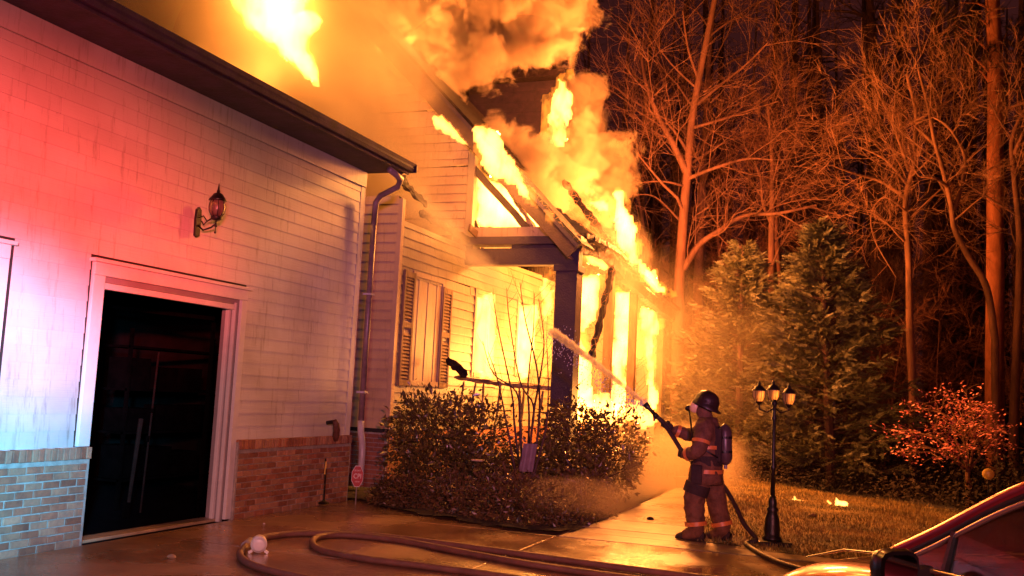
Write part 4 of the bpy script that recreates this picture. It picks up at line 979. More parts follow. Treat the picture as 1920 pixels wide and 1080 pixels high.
st_ = PY(822 + 0, 862, 13.4); q = MB(); sp = PY(895, 863, 13.6); q.box((-.09, -.05, -.012), (.09, .05, .012), Matrix.Translation(sp)); o = q.build('edging_stone', MT['walk'], None, bevel=.005); tag(o, 'small pale flat stone glinting in front of the round shrub', 'stone')

# grass blades on the lawn
R = random.Random(12); q = MB(); V = []; F = []
cnt = 0
while cnt < 42000:
    y = 11.6 + (R.random() ** 1.3) * 11; x = R.uniform(-3.4, 6)
    if not in_poly(x, y, LAWN): continue
    z = lawn_z(x, y); a = R.uniform(0, 6.28); h = R.uniform(.02, .05) * (1.4 + fbm(x * .7, y * .7)); w = .006
    b = len(V); dx, dy = math.cos(a), math.sin(a); lx, ly = R.uniform(-.03, .03), R.uniform(-.03, .03)
    V += [(x - dx * w, y - dy * w, z), (x + dx * w, y + dy * w, z), (x + lx, y + ly, z + h)]; F.append((b, b + 1, b + 2)); cnt += 1
q.add(V, F); tag(q.build('lawn_grass', MT['blade']), 'short dormant orange-lit grass covering the lawn', 'grass', kind='stuff')

# ---- bare trees
def grow(q, p, d, L, r, depth, R, spread=.55, curl=.12, nk=4, up=.15, k=5, tw=None):
    pts = [p]; rad = [r]; n = nk; dd = d.copy(); nodes_ = []
    for i in range(n):
        dd = (dd + Vector((R.gauss(0, curl), R.gauss(0, curl), R.gauss(0, curl) + up * .25))).normalized()
        p = p + dd * L / n; pts.append(p); rad.append(r * (1 - .62 * (i + 1) / n)); nodes_.append((p, dd.copy(), rad[-1]))
    (q if depth > 1 or tw is None else tw).tube(pts, rad, k if depth > 2 else 3, False)
    if depth <= 0: return
    nb = R.randint(2, 3) if depth > 1 else R.randint(2, 4)
    for i in range(nb + n - 1):
        pp, d0, r0 = nodes_[R.randrange(max(0, 0 if depth < 3 else 1), n)] if i else nodes_[-1]
        side = d0.orthogonal().normalized(); side = Quaternion(d0, R.uniform(0, 6.283)) @ side
        nd_ = (d0 * (1 - spread * R.uniform(.5, 1)) + side * spread * R.uniform(.6, 1.2)).normalized()
        grow(q, pp, nd_, L * R.uniform(.5, .78), max(r0 * .62, .006), depth - 1, R, spread, curl, max(3, nk - 1), up, k, tw)
def bare_tree(label, trunk, r0, branches, R, m, Y, group=None, depth=3, autoL=2.2, nauto=10, t0=.35, rt=.35, cat='bare tree', twr=1):
    """trunk: picture points at distance Y; branches: (list of picture points, r)"""
    e = empty('bare_tree', label, cat, group=group)
    P_ = [PY(px, py, Y + (dy if len(z_) else 0)) for (px, py, *z_), dy in zip(trunk, [0] * len(trunk))]
    P_ = smooth_path(P_, 6); 
    gz = P_[0].z
    if gz > -.2: P_ = [Vector((P_[0].x, P_[0].y, -.4))] + P_
    n = len(P_); tq = MB(); bq = MB(); twq = MB()
    rad = [r0 * (1 - (1 - rt) * i / n) for i in range(n)]
    tq.tube(P_, rad, 10, False); tq.build('trunk', m, e, True)
    for bp, br in branches:
        B_ = smooth_path([PY(px, py, Y + R.uniform(-.6, .6) * (i > 0)) for i, (px, py) in enumerate(bp)], 5); nn_ = len(B_)
        bq.tube(B_, [br * (1 - .7 * i / nn_) for i in range(nn_)], 7, False)
        for i in range(2, nn_, 2):
            d = (B_[i] - B_[i - 1]).normalized(); side = Quaternion(d, R.uniform(0, 6.28)) @ d.orthogonal().normalized()
            grow(bq, B_[i], (d * .6 + side * .7 + Vector((0, 0, .2))).normalized(), R.uniform(.8, 1.7) * autoL / 2.2, br * .32, depth - 1, R, tw=twq)
    for i in range(nauto):
        t = t0 + (1 - t0) * (i + R.random()) / nauto; ix = min(n - 2, int(t * n)); d = (P_[ix + 1] - P_[ix]).normalized()
        side = Quaternion(d, R.uniform(0, 6.28)) @ d.orthogonal().normalized()
        grow(bq, P_[ix], (d * .35 + side * .8 + Vector((0, 0, .35))).normalized(), autoL * R.uniform(.7, 1.2) * (1.15 - .5 * t), rad[ix] * .42, depth, R, tw=twq)
    bq.build('limb', m, e, True); tag(twq.build('crown_twigs', m, e), kind='stuff')
    return e
R = random.Random(99)
bare_tree('tall bare tree with forked trunk just right of the smoke, brightly lit', [(1272, 600), (1274, 520), (1282, 400), (1290, 310), (1298, 220), (1318, 110), (1340, 0), (1352, -60)], .165,
          [([(1288, 325), (1262, 270), (1235, 220), (1212, 160), (1200, 90)], .11), ([(1281, 505), (1310, 460), (1345, 435), (1395, 405), (1460, 400), (1530, 385)], .10),
           ([(1290, 335), (1340, 315), (1400, 298), (1450, 300)], .06), ([(1298, 240), (1350, 225), (1410, 205), (1460, 190)], .05), ([(1292, 290), (1255, 235), (1190, 190), (1150, 160)], .05),
           ([(1302, 200), (1350, 160), (1400, 120), (1440, 80)], .05), ([(1310, 150), (1290, 90), (1280, 20)], .05), ([(1286, 350), (1240, 340), (1180, 345)], .04), ([(1280, 420), (1230, 370), (1190, 365)], .035)], R, MT['bark'], 27, depth=3, nauto=12, autoL=2.4, t0=.3)
bare_tree('slim bare tree behind the tall forked one', [(1308, 560), (1314, 400), (1318, 330), (1325, 200), (1330, 100), (1338, 20)], .16, [([(1320, 330), (1370, 290), (1430, 240)], .05), ([(1322, 260), (1380, 200), (1420, 150)], .05)], R, MT['bark'], 31, depth=3, nauto=14, t0=.25)
bare_tree('thin bare tree with twin stems above the left cedar', [(1448, 620), (1446, 480), (1448, 350), (1446, 270), (1440, 200)], .11, [([(1446, 420), (1430, 380), (1425, 330), (1400, 280)], .05), ([(1448, 340), (1470, 300), (1500, 260)], .04)], R, MT['bark'], 28, depth=3, nauto=11, autoL=1.6, t0=.2)
bare_tree('thin reddish bare tree between the two cedars', [(1470, 640), (1462, 520), (1455, 440), (1462, 360), (1475, 300)], .08, [], R, MT['thick'], 29, depth=3, nauto=9, autoL=1.5, t0=.2)
bare_tree('tall pale-barked tree with a fanning crown left of the crooked tree', [(1712, 740), (1706, 620), (1704, 500), (1698, 380), (1712, 310), (1718, 220), (1700, 140)], .105,
          [([(1696, 370), (1650, 340), (1600, 325), (1560, 310)], .05), ([(1700, 345), (1660, 300), (1610, 275)], .04), ([(1704, 320), (1680, 250), (1650, 180)], .05), ([(1708, 340), (1750, 330), (1778, 372)], .04), ([(1716, 230), (1760, 200), (1800, 180)], .04),
           ([(1703, 400), (1660, 370), (1634, 400), (1640, 450), (1680, 520)], .03)], R, MT['bark_pale'], 26, depth=3, nauto=8, autoL=1.9, t0=.35)
bare_tree('crooked pale tree bending behind the big pine trunk', [(1866, 640), (1850, 540), (1815, 480), (1790, 430), (1783, 385), (1768, 320), (1752, 265), (1740, 200), (1722, 130)], .09,
          [([(1788, 395), (1805, 340), (1808, 290), (1780, 240), (1750, 220)], .06), ([(1752, 270), (1720, 240), (1690, 210)], .05), ([(1776, 350), (1755, 335), (1725, 332)], .05)], R, MT['bark_pale'], 25, depth=3, nauto=7, autoL=1.7, t0=.4)
bare_tree('bare tree at the right edge of the picture behind the pine', [(1900, 800), (1908, 620), (1912, 450), (1902, 330), (1898, 260), (1925, 200)], .11, [([(1902, 290), (1925, 240), (1960, 210)], .06), ([(1880, 214), (1900, 200), (1960, 180)], .06)], R, MT['bark'], 25, depth=3, nauto=8, autoL=1.8, t0=.4)
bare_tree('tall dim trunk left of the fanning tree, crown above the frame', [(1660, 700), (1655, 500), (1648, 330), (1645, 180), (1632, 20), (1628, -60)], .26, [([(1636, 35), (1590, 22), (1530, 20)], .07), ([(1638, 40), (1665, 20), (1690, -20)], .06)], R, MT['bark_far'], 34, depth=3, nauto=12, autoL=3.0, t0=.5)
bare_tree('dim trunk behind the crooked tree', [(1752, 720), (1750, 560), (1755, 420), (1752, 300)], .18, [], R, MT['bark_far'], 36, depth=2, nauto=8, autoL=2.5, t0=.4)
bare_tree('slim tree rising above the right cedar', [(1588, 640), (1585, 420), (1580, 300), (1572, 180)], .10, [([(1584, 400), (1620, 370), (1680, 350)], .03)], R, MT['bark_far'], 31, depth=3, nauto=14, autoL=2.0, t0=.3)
bare_tree('thin dim sapling beside the smoke below the tall forked tree', [(1225, 560), (1215, 470), (1190, 330), (1185, 250), (1188, 180)], .06, [([(1188, 300), (1170, 250), (1165, 200)], .03)], R, MT['bark_far'], 30, depth=3, nauto=12, autoL=1.5, t0=.2)
bare_tree('thin sapling under the long bright limb', [(1355, 640), (1352, 520), (1345, 420), (1350, 330)], .07, [], R, MT['thick'], 30, depth=3, nauto=8, autoL=1.5, t0=.2)
bare_tree('sapling between the cedars and the dim trunk', [(1618, 740), (1612, 600), (1606, 480), (1612, 400)], .06, [], R, MT['bark_far'], 29, depth=3, nauto=12, autoL=1.7, t0=.2)
# pine trunk
pn = empty('pine_tree', 'tall straight pine with thick orange-lit trunk near the right edge', 'pine tree')
q = MB(); P_ = [PY(1866, 900, 27), PY(1865, 700, 27), PY(1866, 500, 27), PY(1866, 300, 27), PY(1866, 120, 27), PY(1861, 0, 27), PY(1860, -150, 27)]; P_[0].z = -.4
q.tube(smooth_path(P_, 8), [.235 - .0016 * i for i in range(49)], 14, False); q.build('trunk', MT['bark_red'], pn, True)
Rp = random.Random(3); q = MB(); q2 = MB(); V = []; F = []
for (px, py, cx_, cy_) in ((1866, 150, 1805, 95), (1866, 110, 1790, 45), (1864, 60, 1820, 30), (1866, 140, 1845, 100), (1866, 90, 1905, 60), (1866, 130, 1910, 120), (1864, 20, 1800, 5), (1866, 170, 1820, 120), (1866, 155, 1895, 165)):
    a = PY(px, py, 27); b = PY(cx_, cy_, 27 + Rp.uniform(-.8, .8)); q.tube([a, a.lerp(b, .5) + Vector((0, 0, .1)), b], [.035, .025, .01], 5, False)
    for k_ in range(26):
        c_ = b + Vector((Rp.gauss(0, .36), Rp.gauss(0, .4), Rp.gauss(0, .28)))
        for j in range(26):
            d = Vector((Rp.gauss(0, 1), Rp.gauss(0, 1), Rp.gauss(0, 1) + .2)).normalized(); s_ = d.orthogonal().normalized() * .009; L_ = Rp.uniform(.14, .24); bi = len(V)
            V += [c_ - s_, c_ + s_, c_ + d * L_]; F.append((bi, bi + 1, bi + 2))
q.build('branch', MT['bark_red'], pn); q2.add(V, F); tag(q2.build('needles', MT['pine_needles'], pn), kind='stuff')

# ---- cedars: drooping sprays of small scales
def cedar(label, apex, basepx, Y, halfw_px, R, n_lv=30, name='cedar_tree', dens=1.0):
    e = empty(name, label, 'cedar tree')
    top = PY(apex[0], apex[1], Y); bx = PY(basepx, 900, Y); H_ = top.z; Wd = halfw_px / FPX * Y
    base = Vector((bx.x, Y, -.1))
    q = MB(); q.tube([base, base.lerp(top, .5), top], [.14, .08, .01], 8, False); q.build('trunk', MT['bark_far'], e)
    V = []; F = []; bq = MB()
    nb = int(270 * dens)
    for i in range(nb):
        t = ((i + R.random()) / nb) ** .8            # 0 bottom .. 1 top
        z = H_ * (.04 + .96 * t); ctr = base.lerp(top, z / H_); ctr.z = z
        prof = (1 - t) ** .72 * (1 - .18 * math.exp(-((t) / .08) ** 2))
        L_ = Wd * prof * R.uniform(.62, 1.18) + .12
        a = R.uniform(0, 6.283); d = Vector((math.cos(a), math.sin(a), 0)); lift = R.uniform(.05, .5) + .5 * t
        tip = ctr + d * L_ + Vector((0, 0, L_ * lift * .5))
        droop = Vector((0, 0, -.18 * L_))
        bq.tube([ctr, ctr.lerp(tip, .6), tip], [.012, .008, .003], 3, False)
        sd = Vector((-d.y, d.x, 0))
        ns = int(10 + L_ * 20)
        for k_ in range(ns):
            s_ = .25 + .78 * R.random(); c_ = ctr.lerp(tip, s_) + sd * R.gauss(0, .14 * L_ * (1.15 - s_)) + Vector((0, 0, R.gauss(0, .05)))
            fdn = (d * R.uniform(.4, 1) + sd * R.uniform(-.8, .8) + Vector((0, 0, R.uniform(-.35, .55)))).normalized(); fl_ = R.uniform(.14, .30)
            pl_ = fdn.cross(Vector((R.gauss(0, 1), R.gauss(0, 1), R.gauss(0, 1)))).normalized()
            for j in range(12):
                u_ = (j + R.random()) / 12; b0 = c_ + fdn * fl_ * u_; sgn = 1 if j % 2 else -1
                dd = (fdn * .7 + pl_ * sgn * .7 * (1.1 - u_) + Vector((0, 0, R.uniform(-.2, .2)))).normalized(); ll = .075 * (1.15 - u_ * .6); wv = dd.cross(fdn).normalized().cross(dd) * .0095
                bi = len(V); V += [b0 - wv, b0 + wv, b0 + dd * ll]; F.append((bi, bi + 1, bi + 2))
    bq.build('branch', MT['bark_far'], e); q = MB(); q.add(V, F); tag(q.build('foliage', MT['cedar'], e), kind='stuff')
    return e
R = random.Random(41)
cedar('left cedar with pointed top, dark green and hazy beside the fire', (1392, 462), 1385, 24.5, 150, R, dens=.9)
cedar('right and taller broad cedar behind the lamp post', (1540, 425), 1560, 23.2, 165, R, dens=1.15)
cedar('low dark cedar filling the gap left of the lamp post', (1330, 600), 1320, 26, 95, R, dens=.6)
# dogwood
dg_ = empty('small_red_tree', 'small spreading tree with pink-red leaves at the lawn edge near the car', 'small tree')
Rd = random.Random(6); q = MB(); tips = []
YD = 21.0
q.tube(smooth_path([Vector((*PY(1817, 960, YD).xy, -.05)), PY(1817, 920, YD), PY(1815, 885, YD)], 4), [.075, .07, .07, .065, .06, .058, .055, .055, .05], 8, False)
def dg(p, d, L, r, dep):
    pts_ = [p]; dd = d.copy()
    for i in range(4):
        dd = (dd + Vector((Rd.gauss(0, .14), Rd.gauss(0, .14), Rd.gauss(0, .05) - .035))).normalized(); p = p + dd * L / 4; pts_.append(p)
    q.tube(pts_, [r, r * .85, r * .7, r * .6, r * .5], 5, False)
    if dep == 0: tips.append((p, dd)); tips.append((pts_[2], dd)); return
    for i in range(3 if dep > 1 else 4):
        a = Vector((Rd.gauss(0, 1), Rd.gauss(0, 1), Rd.gauss(0, .2))).normalized(); dg(pts_[Rd.choice((2, 3, 4))], (dd * .7 + a * .75).normalized(), L * .68, r * .55, dep - 1)
f0 = PY(1815, 885, YD)
for tx, ty in ((1700, 800), (1740, 770), (1780, 745), (1830, 750), (1870, 770), (1890, 810), (1720, 830), (1800, 780), (1760, 820)):
    t_ = PY(tx, ty, YD + Rd.uniform(-.9, .9)); d = (t_ - f0); L_ = d.length; dg(f0, d.normalized() * .8 + Vector((0, 0, .25)), L_ * .62, .032, 3)
q.build('trunk', MT['bark_pale'], dg_, True)
V = []; F = []
for p, d in tips:
    for j in range(2):
        c_ = p + Vector((Rd.gauss(0, .09), Rd.gauss(0, .09), Rd.gauss(0, .03))); dd = Vector((Rd.gauss(0, 1), Rd.gauss(0, 1), Rd.gauss(0, .6))).normalized(); s_ = dd.orthogonal().normalized() * .018; L_ = Rd.uniform(.05, .085); bi = len(V)
        V += [c_, c_ + dd * L_ * .5 + s_, c_ + dd * L_, c_ + dd * L_ * .5 - s_]; F.append((bi, bi + 1, bi + 2, bi + 3))
q = MB(); q.add(V, F); tag(q.build('leaves', MT['pink'], dg_), kind='stuff')
# undergrowth along the wood's edge (uncountable)
R = random.Random(15); V = []; F = []; sq = MB()
for i in range(900):
    x = R.uniform(-5, 16); y = 22.0 + max(0, (x + 1.4)) * -.55 * (x < 3) + R.random() ** 1.5 * 12 + (0 if x < 3 else -2.4)
    h = R.uniform(.4, 1.5) * (1 + .5 * fbm(x * .4, y * .4)); b = Vector((x, y, -.1)); d = Vector((R.gauss(0, .35), R.gauss(0, .35), 1)).normalized()
    if x < 1.5 and y < 23 and x > -3.5: h *= .5
    sq.tube([b, b + d * h * .6, b + d * h + Vector((R.gauss(0, .2), R.gauss(0, .2), 0))], [.012, .008, .003], 3, False)
    for k_ in range(46):
        c_ = b + d * h * R.uniform(.1, 1.05) + Vector((R.gauss(0, .32), R.gauss(0, .32), R.gauss(0, .12))); dd = Vector((R.gauss(0, 1), R.gauss(0, 1), R.gauss(0, .7))).normalized(); s_ = dd.orthogonal().normalized() * .022; L_ = R.uniform(.06, .14); bi = len(V)
        V += [c_, c_ + dd * L_ * .5 + s_, c_ + dd * L_, c_ + dd * L_ * .5 - s_]; F.append((bi, bi + 1, bi + 2, bi + 3))
sq.add(V, F); tag(sq.build('undergrowth', MT['brush']), 'dark tangled undergrowth along the edge of the wood', 'undergrowth', kind='stuff')
# far wood: many thin dim trunks reading as one mass
R = random.Random(23); sq = MB()
for i in range(330):
    y = R.uniform(33, 75); x = R.uniform(-.42, .52) * y + R.uniform(-2, 2); h = R.uniform(14, 26); r_ = R.uniform(.07, .26); b = Vector((x, y, -1)); lean = Vector((R.gauss(0, .5), R.gauss(0, .5), h))
    P_ = [b, b + lean * .4 + Vector((R.gauss(0, .15), 0, 0)), b + lean * .75, b + lean]
    sq.tube(P_, [r_, r_ * .8, r_ * .5, r_ * .15], 5, False)
    for k_ in range(16):
        t = R.uniform(.15, 1); p = b + lean * t; a = R.uniform(0, 6.28); L_ = R.uniform(1, 3.2); d = Vector((math.cos(a), math.sin(a), R.uniform(.1, .9))).normalized()
        e_ = p + d * L_; sq.tube([p, p.lerp(e_, .5) + Vector((0, 0, .15)), e_ + Vector((0, 0, .3))], [r_ * .22, r_ * .14, .01], 3, False)
        for m_ in range(4):
            s0 = p.lerp(e_, R.uniform(.3, .95)); d2 = Vector((R.gauss(0, 1), R.gauss(0, 1), R.gauss(0, .6) + .5)).normalized(); sq.tube([s0, s0 + d2 * R.uniform(.4, 1.3)], [.014, .006], 3, False)
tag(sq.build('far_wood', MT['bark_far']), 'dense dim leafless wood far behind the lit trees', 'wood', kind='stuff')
# thicket of fine red twigs in the middle distance
R = random.Random(29); sq = MB(); tq = MB()
for i in range(34):
    y = R.uniform(27, 34); px = R.uniform(1130, 1990); p0 = PY(px, 800, y); b = Vector((p0.x, y, -.3)); h = R.uniform(3, 7.5)
    d = Vector((R.gauss(0, .12), R.gauss(0, .12), 1)).normalized(); n = 5; P_ = [b]
    for k_ in range(n): d = (d + Vector((R.gauss(0, .06), R.gauss(0, .06), .05))).normalized(); P_.append(P_[-1] + d * h / n)
    sq.tube(P_, [.035 * (1 - .16 * k_) for k_ in range(n + 1)], 4, False)
    for k_ in range(2, n + 1):
        for m_ in range(3):
            side = Quaternion(d, R.uniform(0, 6.28)) @ d.orthogonal().normalized(); grow(sq, P_[k_], (d * .4 + side * .8).normalized(), R.uniform(.7, 1.4), .012, 2, R, k=3)
tag(sq.build('thicket', MT['thick']), 'tangle of fine reddish saplings and twigs between the trees', 'thicket', kind='stuff')
# yellow reflector on a stake
rf = empty('reflector_stake', 'small round yellow reflector on a stake beside the red-leaved tree', 'reflector')
c = PY(1853, 889, 19.5); q = MB(); q.lathe([(.095, -.008), (.1, 0), (.095, .008), (.02, .012)], c, 20, Matrix.Rotation(math.pi / 2, 3, 'X')); q.build('disc', MT['yellow'], rf, True)
q = MB(); q.tube([(c.x, c.y + .012, -.1), (c.x, c.y + .012, c.z)], .01, 6); q.build('stake', MT['iron'], rf)

# ================================================================== CAR (bottom right, heading away to the left)
car = empty('parked_car', 'dark red parked car at the bottom right, fire gleaming along its roof edge', 'car')
hv = Vector((-.62, .785, 0)).normalized(); lv_ = Vector((-hv.y, hv.x, 0))
mp_ = PY(1676, 1066, 1); rdir = (mp_ - CO).normalized(); MIR = CO + rdir * 4.6
ox = MIR - hv * .66 - lv_ * .98; ox.z = 0
CM = Matrix.Identity(4)
for i in range(3): CM[i][0] = hv[i]; CM[i][1] = lv_[i]; CM[i][2] = (0, 0, 1.07)[i]; CM[i][3] = ox[i]
def C3(x, y, z): return CM @ Vector((x, y, z))
car.matrix_world = Matrix.Identity(4)
# body shell by stations along x: lower body
stn = [(-2.25, .78, .45, .72, .93), (-2.1, .82, .28, .74, 1.0), (-1.5, .86, .2, .76, 1.03), (-.6, .88, .2, .78, 1.00), (.3, .88, .2, .78, .98), (.85, .87, .2, .77, .955), (1.4, .86, .22, .70, .90), (1.9, .82, .24, .60, .80), (2.2, .72, .28, .45, .66), (2.32, .5, .38, .3, .55)]
vs = []; n = 0
for x, w, z0, wt, zt in stn:
    ring = [(-w * .9, z0), (-w, z0 + .12), (-w, zt - .28), (-w * .985, zt - .10), (-wt - .04, zt - .015), (-wt * .6, zt + .012), (0, zt + .03), (wt * .6, zt + .012), (wt + .04, zt - .015), (w * .985, zt - .10), (w, zt - .28), (w, z0 + .12), (w * .9, z0)]
    n = len(ring); vs += [C3(x, y, z) for y, z in ring]
q = MB(); q.add(vs, [(i * n + j, i * n + (j + 1) % n, (i + 1) * n + (j + 1) % n, (i + 1) * n + j) for i in range(len(stn) - 1) for j in range(n)] + [tuple(range(n)), tuple((len(stn) - 1) * n + j for j in reversed(range(n)))])
bo = q.build('body', MT['car'], car, True)
sb = bo.modifiers.new('s', 'SUBSURF'); sb.levels = 1; sb.render_levels = 2
# roof and pillars
roofst = [(-1.75, 1.05, .60), (-1.3, 1.30, .58), (-.8, 1.42, .575), (-.3, 1.45, .575), (.02, 1.42, .58), (.35, 1.30, .62), (.72, 1.10, .68), (.95, .985, .72)]
def rail(off_y, off_z, r_, name, m, sgn, seg=(0, 8)):
    q = MB(); P_ = smooth_path([C3(x, sgn * (y + off_y), z + off_z) for x, z, y in roofst[seg[0]:seg[1]]], 6); q.tube(P_, r_, 10); q.build(name, m, car, True)
for s_ in (-1, 1):
    rail(.012, .0, .036, 'roof_rail', MT['car'], s_); rail(.045, -.055, .013, 'window_chrome', MT['chrome'], s_)
    rail(.03, -.03, .02, 'door_frame', MT['car_black'], s_)
q = MB(); vs = []
for x, z, y in roofst[1:5]:
    for t in (-1, -.5, 0, .5, 1): vs.append(C3(x, y * t, z + .035 * (1 - t * t)))
q.add(vs, [(i * 5 + j, i * 5 + j + 1, (i + 1) * 5 + j + 1, (i + 1) * 5 + j) for i in range(3) for j in range(4)]); ro = q.build('roof', MT['car'], car, True)
sm_ = ro.modifiers.new('t', 'SOLIDIFY'); sm_.thickness = .02
glm = bpy.data.materials.new('tinted_glass'); nt, N, L = nodes(glm); b = N['Principled BSDF']; b.inputs['Base Color'].default_value = (.35, .30, .33, 1); b.inputs['Transmission Weight'].default_value = 1; b.inputs['Roughness'].default_value = .03; b.inputs['IOR'].default_value = 1.1
b.inputs['Coat Weight'].default_value = .6
def pane(pts_, name, m=glm):
    q = MB(); nn_ = (Vector(pts_[1]) - Vector(pts_[0])).cross(Vector(pts_[2]) - Vector(pts_[0])).normalized() * .004
    a = [C3(*p) for p in pts_]; n3 = (a[1] - a[0]).cross(a[2] - a[0]).normalized() * .004; k = len(a)
    q.add(a + [p + n3 for p in a], [tuple(reversed(range(k))), tuple(range(k, 2 * k))] + [(i, (i + 1) % k, k + (i + 1) % k, k + i) for i in range(k)]); q.build(name, m, car)
pane([(.95, -.70, .985), (.95, .70, .985), (.05, .56, 1.42), (.05, -.56, 1.42)], 'windshield')
pane([(-1.95, -.62, 1.0), (-1.95, .62, 1.0), (-1.3, .55, 1.32), (-1.3, -.55, 1.32)], 'rear_window')
for s_ in (-1, 1):
    pane([(.90, s_ * .755, .96), (.62, s_ * .745, .965), (.62, s_ * .70, 1.11)], 'quarter_pane')
    pane([(.60, s_ * .745, .965), (-.45, s_ * .765, .985), (-.45, s_ * .595, 1.40), (.0, s_ * .60, 1.38), (.34, s_ * .64, 1.26), (.60, s_ * .70, 1.12)], 'door_window')
    pane([(-.52, s_ * .765, .985), (-1.55, s_ * .74, 1.0), (-1.1, s_ * .60, 1.33), (-.52, s_ * .595, 1.40)], 'door_window')
    for x, zt, yt in ((.61, 1.12, .70), (-.485, 1.41, .60)):
        q = MB(); q.beam(C3(x, s_ * .76, .95), C3(x, s_ * yt, zt), .035 if x > 0 else .07, .02, up=(hv.x, hv.y, 0)); q.build('pillar', MT['car_black'], car)
    q = MB(); q.tube([C3(.95, s_ * .79, .955), C3(0, s_ * .80, .975), C3(-1.6, s_ * .78, 1.0)], .012, 8); q.build('belt_moulding', MT['chrome'], car, True)
    for x in (1.42, -1.38):
        w_ = bpy.data.objects.new('wheel', None); COL.objects.link(w_); w_.parent = car
        rot = Matrix((hv, Vector((0, 0, 1)), -lv_ * s_ * -1)).transposed()
        q = MB(); q.lathe([(.22, -.1), (.31, -.1), (.325, -.06), (.325, .06), (.31, .1), (.22, .1)], C3(x, s_ * .79, .325), 28, rot); q.build('tyre', MT['rubber'], w_, True)
        q = MB(); q.lathe([(.02, .07 * 1), (.06, .08), (.2, .06), (.22, .09), (.22, -.09), (.02, -.09)], C3(x, s_ * .79, .325), 20, rot); q.build('rim', MT['chrome'], w_, True)
    for x in (.1, -.95):
        q = MB(); q.beam(C3(x, s_ * .895, .80), C3(x - .2, s_ * .895, .80), .025, .03); q.build('door_handle', MT['car'], car, bevel=.006)
    # mirror
    mc = (.66, s_ * .98, .0)
    mz = MIR.z / 1.07
    vs = []; k = 14; RR = [(-.0, .10, .075), (.03, .11, .082), (.07, .10, .075), (.11, .06, .045), (.125, .02, .015)]
    for dx, ry, rz in RR:
        for j in range(k): t = 2 * math.pi * j / k; cc, ss = math.cos(t), math.sin(t); pw = lambda v: math.copysign(abs(v) ** .6, v); vs.append(C3(.62 + dx, s_ * .98 + ry * pw(cc), mz + rz * pw(ss)))
    q = MB(); q.add(vs, [(i * k + j, i * k + (j + 1) % k, (i + 1) * k + (j + 1) % k, (i + 1) * k + j) for i in range(len(RR) - 1) for j in range(k)] + [tuple(range(k)), tuple((len(RR) - 1) * k + j for j in reversed(range(k)))])
    mh = q.build('side_mirror', MT['car_black'], car, True)
    vs = [C3(.617, s_ * .98 + .085 * (lambda v: math.copysign(abs(v) ** .6, v))(math.cos(2 * math.pi * j / k)), mz + .06 * (lambda v: math.copysign(abs(v) ** .6, v))(math.sin(2 * math.pi * j / k))) for j in range(k)]
    q = MB(); q.add(vs + [v_ - hv * .003 for v_ in vs], [tuple(range(k)), tuple(reversed(range(k, 2 * k)))] + [(j, (j + 1) % k, k + (j + 1) % k, k + j) for j in range(k)]); q.build('mirror_glass', MT['mirror'], mh)
    q = MB(); q.beam(C3(.68, s_ * .78, .96), C3(.68, s_ * .9, mz - .03), .06, .04); q.build('mirror_arm', MT['car_black'], mh)
    q = MB(); q.beam(C3(2.12, s_ * .62, .62), C3(2.2, s_ * .45, .58), .1, .14); q.build('headlight', MT['glass_lamp'], car, bevel=.03)
# hood seams and wipers, seats, wheel
for s_ in (-1, 1):
    q = MB(); q.tube([C3(.98, s_ * .70, .972), C3(1.5, s_ * .60, .915), C3(2.0, s_ * .48, .80)], .006, 6); q.build('hood_seam', MT['car_black'], car)
    q = MB(); q.beam(C3(1.0, s_ * .35 - .3, 1.0), C3(.95, s_ * .35 + .25, 1.01), .02, .015); q.build('wiper', MT['car_black'], car)
    q = MB(); q.box((-.35, s_ * .36 - .23, .4), (.2, s_ * .36 + .23, .55), CM); q.box((-.5, s_ * .36 - .23, .5), (-.33, s_ * .36 + .23, 1.05), CM); q.build('seat', MT['car_black'], car, bevel=.04)
    q = MB(); q.box((-.5, s_ * .36 - .12, 1.09), (-.4, s_ * .36 + .12, 1.26), CM); q.build('head_rest', MT['car_black'], car, bevel=.03)
q = MB(); q.box((.55, -.7, .7), (.9, .7, .93), CM); q.build('dashboard', MT['car_black'], car, bevel=.03)
q = MB(); q.tube([C3(.42 - .05 * math.sin(a), .36 + .18 * math.cos(a), .88 + .17 * math.sin(a)) for a in [i * math.pi / 10 for i in range(21)]], .014, 8); q.build('steering_wheel', MT['car_black'], car)

# ================================================================== FLAMES
def flame_mat(name, strength, col=(1.0, .40, .06), hole=0.0, scale=3.0, floor_=.12):
    m = bpy.data.materials.new(name); nt, N, L = nodes(m); N.remove(N['Principled BSDF']); out = N['Material Output']
    e = N.new('ShaderNodeEmission'); e.inputs[0].default_value = (*col, 1); e.inputs[1].default_value = strength
    if hole:
        g_ = N.new('ShaderNodeNewGeometry'); mp = N.new('ShaderNodeMapping'); mp.inputs['Scale'].default_value = (1, 1, .38); L.new(g_.outputs['Position'], mp.inputs[0])
        n = N.new('ShaderNodeTexNoise'); n.inputs['Scale'].default_value = scale; n.inputs['Detail'].default_value = 5; n.inputs['Distortion'].default_value = 1.1; L.new(mp.outputs[0], n.inputs['Vector'])
        mr = N.new('ShaderNodeMapRange'); mr.inputs[1].default_value = hole - .07; mr.inputs[2].default_value = hole + .1; mr.inputs[3].default_value = strength * floor_; mr.inputs[4].default_value = strength; L.new(n.outputs[0], mr.inputs[0]); L.new(mr.outputs[0], e.inputs[1])
    L.new(e.outputs[0], out.inputs['Volume']); return m
FM = flame_mat('flame_core', 26, (1.0, .36, .06), hole=.40, scale=3.4, floor_=.35)
FMN = flame_mat('flame_ragged', 24, (1.0, .36, .06), hole=.43, scale=3.2)
FMT = flame_mat('flame_thin', 9, (1.0, .30, .03), hole=.5, scale=5)
FMF = flame_mat('flame_fringe', 7, (1.0, .26, .02), hole=.45, scale=6)
FMS = flame_mat('flame_small', 90, (1.0, .38, .07))
